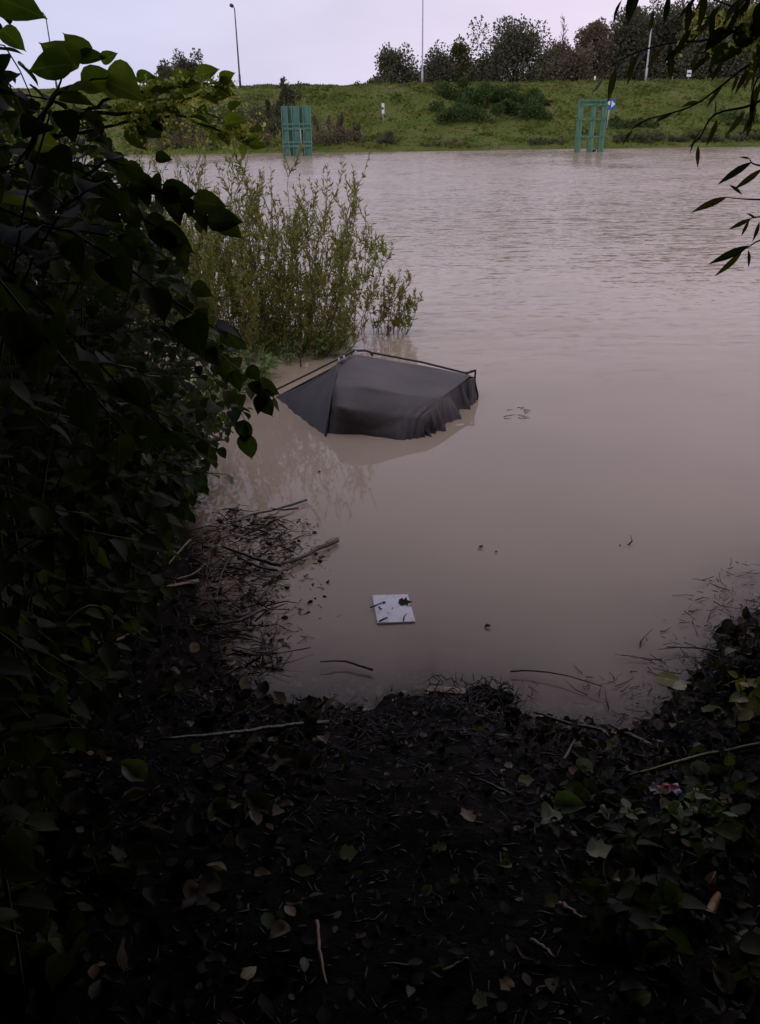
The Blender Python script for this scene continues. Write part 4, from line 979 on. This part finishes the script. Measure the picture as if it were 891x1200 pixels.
hang_twig([[PX(960, 200, 2.0), PX(891, 194, 2.0), PX(878, 187, 2.0)]], 'willow twig with one long leaf pointing left at the right edge', .07, .2, .3, start=.1, extra=[lf(881, 190, 842, 213, 2.0), lf(893, 198, 862, 222, 2.02), lf(855, 217, 873, 227, 2.0), lf(879, 186, 868, 183, 2.0)], r0=.003)
hang_twig([[PX(960, 236, 2.0), PX(891, 234, 2.0), PX(868, 233, 2.0), PX(850, 231, 2.0)]], 'slim bare twig ending in a narrow leaf over the river at the right edge', .06, .5, .3, start=.1, extra=[lf(852, 231, 812, 246, 2.0)], r0=.0025)
hang_twig([[PX(960, 250, 2.0), PX(893, 254, 2.0), PX(880, 256, 2.0)]], 'twig with small hanging leaves at the right edge above the lowest twig', .06, .3, .5, start=.1, extra=[lf(881, 256, 855, 268, 2.0), lf(878, 258, 869, 277, 2.0), lf(890, 260, 884, 284, 2.0), lf(886, 256, 876, 249, 2.0)], r0=.003)
hang_twig([[PX(960, 262, 2.0), PX(893, 281, 2.0), PX(876, 291, 2.0)]], 'lowest willow twig at the right edge with three dark leaves over the river', .06, .5, .3, start=.1, extra=[lf(878, 288, 833, 308, 2.0), lf(870, 294, 841, 326, 2.0), lf(877, 293, 880, 314, 2.0)], r0=.003)

# ------------------------------------------------------------------ sticks, raft of twigs, litter
def stick(pts, r, label, mat='wetwood', lift=.02, taper=.5, group=None, name='stick', cat='stick'):
    Q = [on_ground(x, y, lift*(1+.3*i % 2)) for i, (x, y) in enumerate(pts)]
    C = curve([tuple(q) for q in Q], 12); C[1:-1, :2] += rng.normal(0, r*.25, (len(C)-2, 2))
    o = MB().tube(C, list(np.linspace(r, r*taper, len(C))), 7).build(name, M[mat], None, True); tag(o, label, cat, group); return o
STK = [([(396, 637), (372, 650), (345, 664), (330, 668)], .016, 'thick brown stick angling out of the raft into open water', 'wetwood2'),
       ([(330, 670), (300, 664), (262, 652)], .014, 'dark stick meeting the thick brown stick in the raft', 'wetwood'),
       ([(326, 676), (300, 672), (275, 660)], .010, 'thin dark stick just below the two joined sticks', 'wetwood'),
       ([(360, 590), (325, 602), (295, 610), (270, 622)], .009, 'long thin twig at the top of the raft', 'wetwood'),
       ([(350, 602), (330, 606), (318, 606)], .008, 'short twig beside the topmost long twig', 'wetwood'),
       ([(232, 688), (215, 695), (197, 701)], .014, 'pale snapped reed stalk in the left of the raft', 'drywood'),
       ([(242, 668), (228, 682), (208, 692)], .006, 'thin pale reed stalk crossing above the snapped one', 'drywood'),
       ([(224, 640), (212, 655), (200, 675)], .007, 'pale bent stem under the low green shoot', 'drywood'),
       ([(247, 660), (243, 680), (248, 700)], .005, 'thin upright-looking twig in the middle of the raft', 'wetwood2'),
       ([(307, 722), (280, 738), (248, 744)], .012, 'dark stick in the lower part of the raft', 'wetwood'),
       ([(340, 722), (330, 724), (322, 726)], .006, 'short pale twig on the water right of the raft', 'drywood'),
       ([(270, 660), (262, 680), (255, 712)], .007, 'dark twig pointing toward the shore in the raft', 'wetwood'),
       ([(160, 752), (135, 766), (105, 772)], .008, 'grey twig lying on the dark bank left of the raft', 'drywood'),
       ([(385, 853), (330, 860), (255, 872), (190, 880)], .010, 'long dark stick on the muddy ground below the raft', 'wetwood'),
       ([(437, 790), (405, 782), (376, 784)], .007, 'dark twig afloat just off the muddy shore below the slab', 'wetwood'),
       ([(655, 905), (690, 850), (700, 862)], .006, 'forked twig at the shore in the middle right', 'wetwood'),
       ([(720, 872), (700, 862), (670, 858), (625, 845)], .010, 'dark stick along the shore at the middle right', 'wetwood'),
       ([(765, 882), (735, 868), (712, 858)], .012, 'dark broken stick half in the water at the right', 'wetwood'),
       ([(846, 768), (815, 766), (780, 766)], .006, 'thin dark twig floating at the right by the bank', 'wetwood'),
       ([(598, 792), (625, 793), (660, 800), (705, 815)], .005, 'thin twig floating left of the bare right shore', 'wetwood'),
       ([(654, 1070), (668, 1080), (680, 1092)], .008, 'short pale stick on the dark ground at the lower right', 'drywood'),
       ([(622, 1112), (635, 1125), (648, 1138)], .007, 'short pale stick lower left of its neighbour on the dark ground', 'drywood'),
       ([(520, 1152), (535, 1146), (548, 1140)], .007, 'small pale stick near the bottom middle', 'drywood'),
       ([(372, 1090), (376, 1130), (384, 1170)], .005, 'thin curved stem lying near the bottom left of the path', 'drywood'),
       ([(600, 940), (575, 930), (560, 925)], .006, 'dark stick on the path', 'wetwood'),
       ([(891, 880), (830, 893), (780, 908), (735, 922)], .009, 'long yellowish reed stalk lying across the bank at the right', 'reed')]
M['wetwood2'] = noisemat('brown_wet_wood', (.045,.026,.014), (.13,.078,.042), 14, .4, .5)
M['reed'] = noisemat('yellow_reed', (.12,.12,.035), (.20,.19,.07), 10, .5, .2)
for pts, r, lb, mt in STK: stick(pts, r*1.2, lb, mt, .05 if pts[0][0] < 360 and pts[0][1] < 760 else .03)

def twigs_stuff(name, n, region, zr_, mat, label, lmin=.04, lmax=.22, r=(.0015, .005)):
    mb = MB(); k = 0
    while k < n:
        x, y = region()
        z = max(ground_h(x, y), 0.0) + rng.uniform(*zr_)
        a = rng.uniform(0, 6.283); l = rng.uniform(lmin, lmax)*rng.uniform(.4, 1); d = np.array([math.cos(a), math.sin(a), rng.normal(0, .06)])
        p0 = np.array([x, y, z]); p1 = p0 + d*l; b1 = (p0+p1)/2 + rng.normal(0, l*.08, 3)
        p1[2] = max(p1[2], max(ground_h(p1[0], p1[1]), 0) + .002)
        rr = rng.uniform(*r); mb.tube([p0, b1, p1], [rr, rr*.8, rr*.4], 4); k += 1
    return tag(mb.build(name, mat, None, True), label, 'debris', kind='stuff')
def poly_region(poly):
    W = np.array([tuple(atZ(x, y))[:2] for x, y in poly]); lo, hi = W.min(0), W.max(0)
    def f():
        while True:
            p = rng.uniform(lo, hi); c = False; j = len(W)-1
            for i in range(len(W)):
                if (W[i][1] > p[1]) != (W[j][1] > p[1]) and p[0] < (W[j][0]-W[i][0])*(p[1]-W[i][1])/(W[j][1]-W[i][1]) + W[i][0]: c = not c
                j = i
            if c: return p
    return f
raft = poly_region([(225, 640), (268, 596), (330, 610), (350, 640), (345, 680), (330, 700), (310, 730), (325, 765), (335, 790), (300, 800), (200, 760), (170, 700)])
raft2 = poly_region([(268, 596), (372, 612), (392, 660), (380, 720), (345, 760), (330, 790), (280, 760)])
twigs_stuff('twig_raft', 640, raft, (0, .035), M['twig'], 'tangled raft of dark twigs against the left bank', .04, .40, (.0014, .007))
twigs_stuff('twig_raft', 200, raft, (.01, .07), M['drywood'], 'pale broken reeds scattered through the dark twig raft', .04, .2, (.0015, .0035))
twigs_stuff('loose_twigs', 260, raft2, (0, .008), M['twig'], 'loose twigs drifting off the edge of the raft', .02, .16, (.001, .003))
def shore_region(x0, x1, dmin, dmax):
    def f():
        x = rng.uniform(x0, x1); s = rng.uniform(dmin, dmax); return np.array([x, np.interp(x, SX, SY) - s])
    return f
twigs_stuff('shore_debris', 1100, shore_region(-1.2, 2.8, -.10, 1.0), (0, .015), M['twig'], 'black twigs and rotting stems matted along the shore', .02, .16, (.001, .004))
twigs_stuff('shore_debris', 350, shore_region(1.1, 3.0, -.55, .6), (0, .04), M['twig'], 'dark twigs tangled at the right edge of the bay', .03, .22, (.0012, .004))
twigs_stuff('ground_debris', 4200, lambda: np.array([rng.uniform(-2.2, 2.4), rng.uniform(.9, 3.6)]), (0, .012), M['twig'], 'fine broken stems trodden into the dark mud', .01, .09, (.001, .005))
twigs_stuff('ground_debris', 320, lambda: np.array([rng.uniform(-2.2, 2.4), rng.uniform(.9, 4.0)]), (.002, .015), M['drywood'], 'thin pale straws on the dark mud', .015, .10, (.0006, .0016))

def litter(name, n, region, mat, tpl, size, label, lift=.006, tilt=.5, sub=False):
    L = []
    for k in range(n):
        for _ in range(30):
            x, y = region(); g = ground_h(x, y)
            if sub or g > .03: break
        z = (g if sub else max(g, 0)) + lift*rng.uniform(.5, 2)
        a = rng.uniform(0, 6.283); L.append((np.array([x, y, z]), np.array([math.cos(a), math.sin(a), rng.normal(0, .15)]), np.array([0, 0, 1]) + rng.normal(0, tilt, 3), rng.uniform(*size)))
    return tag(add_leaves(name, mat, tpl, L, None, rng.random(len(L))**2.2), label, 'leaf litter', kind='stuff')
litter('leaf_litter', 5500, lambda: np.array([rng.uniform(-2.4, 2.6), rng.uniform(.8, 4.0)]), M['litter'], OVAL, (.012, .045), 'dark rotting leaves covering the ground', tilt=.9)
litter('leaf_litter', 1500, lambda: np.array([rng.uniform(.55, 2.8), rng.uniform(.9, 4.4)]), M['litter'], CURL, (.025, .075), 'larger dead leaves heaped on the right of the path', tilt=.7, lift=.02)
litter('leaf_litter', 420, lambda: np.array([rng.uniform(.45, 2.6), rng.uniform(.9, 4.2)]), M['litter'], LOBE, (.03, .075), 'dead lobed leaves heaped on the right of the path', tilt=.7, lift=.02)
litter('leaf_litter', 1000, lambda: np.array([rng.uniform(-2.4, -.25), rng.uniform(.9, 4.6)]), M['litter'], CURL, (.035, .10), 'larger dead leaves under the knotweed', tilt=.7, lift=.02)
def raft_reg():
    return raft() if rng.random() < .7 else raft2()
L = []
for k in range(420):
    x, y = raft_reg(); z = max(ground_h(x, y), 0) + rng.uniform(.002, .02); a = rng.uniform(0, 6.28)
    L.append((np.array([x, y, z]), np.array([math.cos(a), math.sin(a), rng.normal(0, .2)]), np.array([0, 0, 1]) + rng.normal(0, .6, 3), rng.uniform(.015, .055)))
tag(add_leaves('raft_leaves', M['litter'], OVAL, L, None, rng.random(420)**1.8), 'dead leaf scraps caught among the twigs of the raft', 'leaf litter', kind='stuff')
litter('sunken_leaves', 160, shore_region(-.9, 2.6, -.5, .05), M['deadpale'], OVAL, (.03, .08), 'leaves lying under the shallow water along the shore', sub=True, tilt=.2)
litter('sunken_leaves', 120, shore_region(1.0, 2.8, -.6, .05), M['deadbrown'], KNOT, (.05, .10), 'brown leaves under the shallow water at the right', sub=True, tilt=.2)

FALL = [(262, 962, 42, 'deadpale', CURL, 'large pale fallen leaf on the dark ground at the lower left'),
        (160, 914, 40, 'weed', CURL, 'dark green fallen leaf left of the large pale one'),
        (135, 814, 42, 'deadpale', LANCE, 'pale narrow leaf high on the left bank'), (145, 846, 24, 'weed', OVAL, 'small green leaf below the pale narrow one'),
        (205, 812, 26, 'weed', OVAL, 'green leaf right of the pale narrow one'), (230, 882, 20, 'weed', OVAL, 'small green leaf above the large pale one'),
        (358, 900, 34, 'deadbrown', CURL, 'brown curled leaf right of the long stick end'), (257, 928, 14, 'reed_leaf', OVAL, 'tiny yellow leaf above the large pale one'),
        (408, 1006, 24, 'deadpale', LOBE, 'small pale ragged leaf in the middle of the path'), (615, 920, 20, 'deadpale', LOBE, 'pale lobed leaf on the path at the right'),
        (700, 1002, 32, 'deadpale', LOBE, 'yellowish lobed leaf among the litter at the right'), (646, 1062, 20, 'reed_leaf', LOBE, 'yellow-green lobed leaf above the short pale stick'),
        (745, 1055, 30, 'weed', LOBE, 'green lobed leaf at the right below the green plant'), (765, 1128, 40, 'weed', CURL, 'dull green leaf near the bottom right'),
        (750, 1175, 30, 'reed_leaf', OVAL, 'yellow-green leaf at the bottom right'), (690, 1060, 20, 'deadbrown', OVAL, 'rusty brown leaf beside the yellow-green lobed one'),
        (560, 858, 26, 'reed_leaf', LANCE, 'narrow yellow leaf at the edge of the mud clump'), (560, 812, 36, 'deadpale', LANCE, 'pale leaf pointing up from the mud clump'),
        (585, 865, 22, 'weed', LANCE, 'narrow green leaf on the mud right of the clump'), (672, 908, 18, 'deadrust', OVAL, 'reddish brown leaf on the shore at the right'),
        (835, 840, 34, 'weed', OVAL, 'olive leaf in the shallows at the right'), (783, 800, 30, 'deadpale', OVAL, 'pale leaf floating in the bay at the right'),
        (800, 808, 30, 'deadpale', OVAL, 'pale pink leaf beside the floating pale leaf at the right'), (815, 895, 30, 'reed_leaf', CURL, 'yellow-green leaf by the reed stalk'),
        (640, 965, 40, 'weed', CURL, 'rounded dull green leaf left of the green plant'), (665, 950, 40, 'weed', CURL, 'broad dull green leaf above the rounded one'),
        (215, 1035, 34, 'litter', CURL, 'grey dead leaf at the lower left'), (370, 1105, 40, 'litter', LOBE, 'crumpled dead leaf near the bottom middle')]
M['reed_leaf'] = leafmat('yellow_leaf', [(.14,.14,.03), (.22,.20,.05)], .5, .2)
M['deadrust'] = leafmat('rust_leaf', [(.16,.07,.04), (.20,.10,.06)], .5, .2)
for x, y, s, mt, tpl, lb in FALL:
    p = on_ground(x, y, .02); dist = (p - Vector((0, 0, CAM_Z))).length; s *= .85; a = rng.uniform(-.9, .9) + (math.pi if rng.random() < .4 else 0)
    o = add_leaves('fallen_leaf', M[mt], tpl, [(np.array(p) - np.array([math.cos(a), math.sin(a), 0])*s*dist/2200, np.array([math.cos(a), math.sin(a), .05]), np.array([rng.normal(0, .35), rng.normal(-.3, .3), 1]), s*dist/950)], None)
    tag(o, lb, 'leaf')
# twenty-odd small ones that nothing tells apart
L0 = None
for k in range(46):
    x = rng.uniform(480, 880) if k % 3 else rng.uniform(60, 460); y = rng.uniform(880, 1190)
    p = on_ground(x, y, .02); a = rng.uniform(0, 6.28)
    L = [(np.array([0, 0, 0.]), np.array([math.cos(a), math.sin(a), .05]), np.array([rng.normal(0, .3), -.3, 1]), rng.uniform(.03, .065))]
    o = add_leaves('fallen_leaf', M[['weed', 'deadbrown', 'deadpale', 'litter', 'weed'][k % 5]], [OVAL, LOBE, CURL][k % 3], L, None); o.location = p
    tag(o, 'small faded leaf lying among the dark litter of the path', 'leaf', 'small leaves scattered over the path')

# floating bits on the calm water
for i, (x, y, s, lb) in enumerate(((561, 641, 14, 'small dark leaf afloat in the middle of the bay'), (580, 647, 8, 'tiny dark leaf right of the one afloat mid bay'), (568, 735, 16, 'tiny brown leaf afloat right of the foam slab'), (318, 757, 8, 'white scrap floating off the twig raft'), (373, 554, 8, 'small dark scrap afloat in front of the tent'), (726, 640, 6, 'tiny leaf left of the little floating twig'))):
    p = atZ(x, y, .004); dist = (p - cam.location).length
    tag(add_leaves('floating_leaf', M['deadpale' if i == 3 else 'litter'], CURL, [(np.array(p), np.array([1, .4*i-.9, .05]), np.array([.3, -.2, 1]), s*.5*dist/1000)], None, [.6]), lb, 'leaf')
tag(MB().tube([atZ(735, 640, -.01), atZ(741, 634, .03), atY(739, 627, atZ(741, 634, 0).y)], [.006, .005, .003], 6).build('floating_twig', M['wetwood'], None, True), 'little bent twig sticking out of the calm water', 'twig')
mbt = MB()
for k in range(14):
    x, y = 590 + rng.uniform(0, 26), 477 + rng.uniform(0, 14); p = atZ(x, y, .004); a = rng.normal(0, .5)
    mbt.tube([p, p + Vector((math.cos(a)*.08, math.sin(a)*.08, .002))], [.0035, .001], 4)
tag(mbt.build('floating_weed', M['twig'], None, True), 'faint patch of weed afloat right of the tent', 'weed', kind='stuff')

# mud clump with a broken plank
def clump(px, py, wm, h, label):
    p = on_ground(px, py); n1, n2 = 30, 40; V = []; F = []
    for i in range(n1):
        for j in range(n2):
            f = i/(n1-1); a = 6.283*j/n2; r = math.sin(f*math.pi/2)
            q = Vector((math.cos(a)*r*wm, math.sin(a)*r*wm*.6, math.cos(f*math.pi/2)*h))
            nn = mnoise.fractal(q*9 + Vector((px, 0, 0)), 1.0, 2.0, 5)
            q += Vector((math.cos(a)*.35, math.sin(a)*.3, .8))*nn*.045; V.append(tuple(Vector((p.x, p.y, p.z-.03)) + q))
    for i in range(n1-1):
        for j in range(n2): F.append((i*n2+j, i*n2+(j+1) % n2, (i+1)*n2+(j+1) % n2, (i+1)*n2+j))
    return tag(link_mesh('mud_clump', V, F, bpy.data.materials['wet_mud']), label, 'mud clump')
clump(566, 820, .17, .10, 'black clump of mud and roots at the water edge in the middle')
clump(878, 800, .16, .16, 'dark earthen hump on the right bank at the frame edge')
pl = on_ground(520, 815, .02)
bevel(MB().box(pl + Vector((.02, 0, .01)), (.20, .055, .018), Matrix.Rotation(R(-8), 3, 'Z')).build('broken_plank', M['drywood'], None), .004)
tag(bpy.data.objects['broken_plank'], 'short broken plank at the water edge left of the black mud clump', 'plank')
mb = MB(); L = []
for k in range(170):
    p = on_ground(566 + rng.normal(0, 26), 822 + rng.normal(0, 9), .03); a = rng.uniform(0, 6.28)
    mb.tube([p, p + Vector((math.cos(a)*.04, math.sin(a)*.04, rng.uniform(.0, .05))), p + Vector((math.cos(a)*.09, math.sin(a)*.09, rng.uniform(0, .03)))], [.003, .003, .001], 4)
tag(mb.build('root_tangle', M['twig'], None, True), 'tangle of black roots over the mud clump at the water edge', 'roots', kind='stuff')

# right-hand ground plants, wrapper, orange stalk
p = on_ground(815, 975); broad_weed(tuple(p), 16, .16, .17, 'green crinkled low plant among the litter at the right', M['weed'], .05, name='nettle_plant', per=7)
p = on_ground(728, 960); broad_weed(tuple(p), 5, .10, .08, 'small bluish green plant left of the larger low plant', M['weed'], .05, name='nettle_plant', per=6)
p = on_ground(880, 845); broad_weed(tuple(p), 10, .30, .16, 'plant with yellowing leaves on the right bank at the frame edge', M['reed_leaf'], .07, name='weed_plant', per=6)
p = on_ground(862, 812); broad_weed(tuple(p), 12, .34, .16, 'dark upright stalks on the right bank above the bay', M['litter'], .06, name='weed_plant', tpl=LANCE, per=5)
p = on_ground(884, 775); broad_weed(tuple(p), 14, .34, .2, 'dark leafy plant at the right edge where the bank begins', M['litter'], .07, name='weed_plant', tpl=KNOT, per=6)
for x, y, lb in ((835, 930, 'low olive plant below the reed stalk'), (870, 1010, 'dark low plant at the lower right edge'), (790, 1080, 'dark low plant left of the orange stalk'), (700, 930, 'low plant by the shore debris left of the wrapper'), (770, 1010, 'low plant just below the green crinkled plant'), (850, 945, 'low plant right of the wrapper'), (720, 1100, 'low dark plant left of the orange stalk among dead leaves'), (860, 1130, 'low dark plant in the bottom right corner'), (60, 960, 'dark low plant at the left edge'), (120, 1040, 'dark low plant at the lower left'), (40, 1120, 'dark low plant in the bottom left corner'), (90, 860, 'dark low plant high on the left bank')):
    p = on_ground(x, y); broad_weed(tuple(p), 9, .14, .16, lb, M['knot'], .075, name='weed_plant', tpl=KNOT, per=4)
a, b_ = on_ground(822, 1100, .02), on_ground(838, 1064, .05)
t = empty('broken_stalk', a); tag(t, 'thick orange-brown broken stalk lying at the lower right', 'stalk')
M['orange'] = noisemat('orange_stalk', (.20,.09,.02), (.32,.17,.05), 14, .45, .3)
MB().tube([a, (a+b_)/2+Vector((0, 0, .01)), b_], [.017, .015, .010], 8).build('shaft', M['orange'], t, True)
MB().tube([b_ + Vector((-.005, 0, -.004)), b_ + Vector((-.02, .01, .03)), b_+Vector((.0, .04, .05))], [.009, .006, .002], 5).build('splinter', M['orange'], t, True)
# crumpled wrapper
m, tn, b, o = newmat('wrapper_foil')
tc = N(tn, 'ShaderNodeTexCoord'); n1 = N(tn, 'ShaderNodeTexNoise', inp={'Scale': 16.0, 'Detail': 2.0}); tn.links.new(tc.outputs['Object'], n1.inputs['Vector'])
r1 = ramp(tn, n1.outputs[0], [(.45, (.45,.42,.46)), (.52, (.35,.05,.05))]); tn.links.new(r1.outputs[0], b.inputs['Base Color']); b.inputs['Roughness'].default_value = .35
p = on_ground(778, 935, .02); V = []; F = []
for i in range(9):
    for j in range(13):
        x, y = (j/12-.5)*.11, (i/8-.5)*.06; V.append((p.x + x, p.y + y, p.z + .02 + .025*mnoise.noise(Vector((x*45, y*45, 3)))))
for i in range(8):
    for j in range(12): F.append((i*13+j, i*13+j+1, (i+1)*13+j+1, (i+1)*13+j))
o = link_mesh('wrapper', V, F, m, None, False); o.modifiers.new('thickness', 'SOLIDIFY').thickness = .001
tag(o, 'crumpled red and silver wrapper among leaves at the right', 'litter')
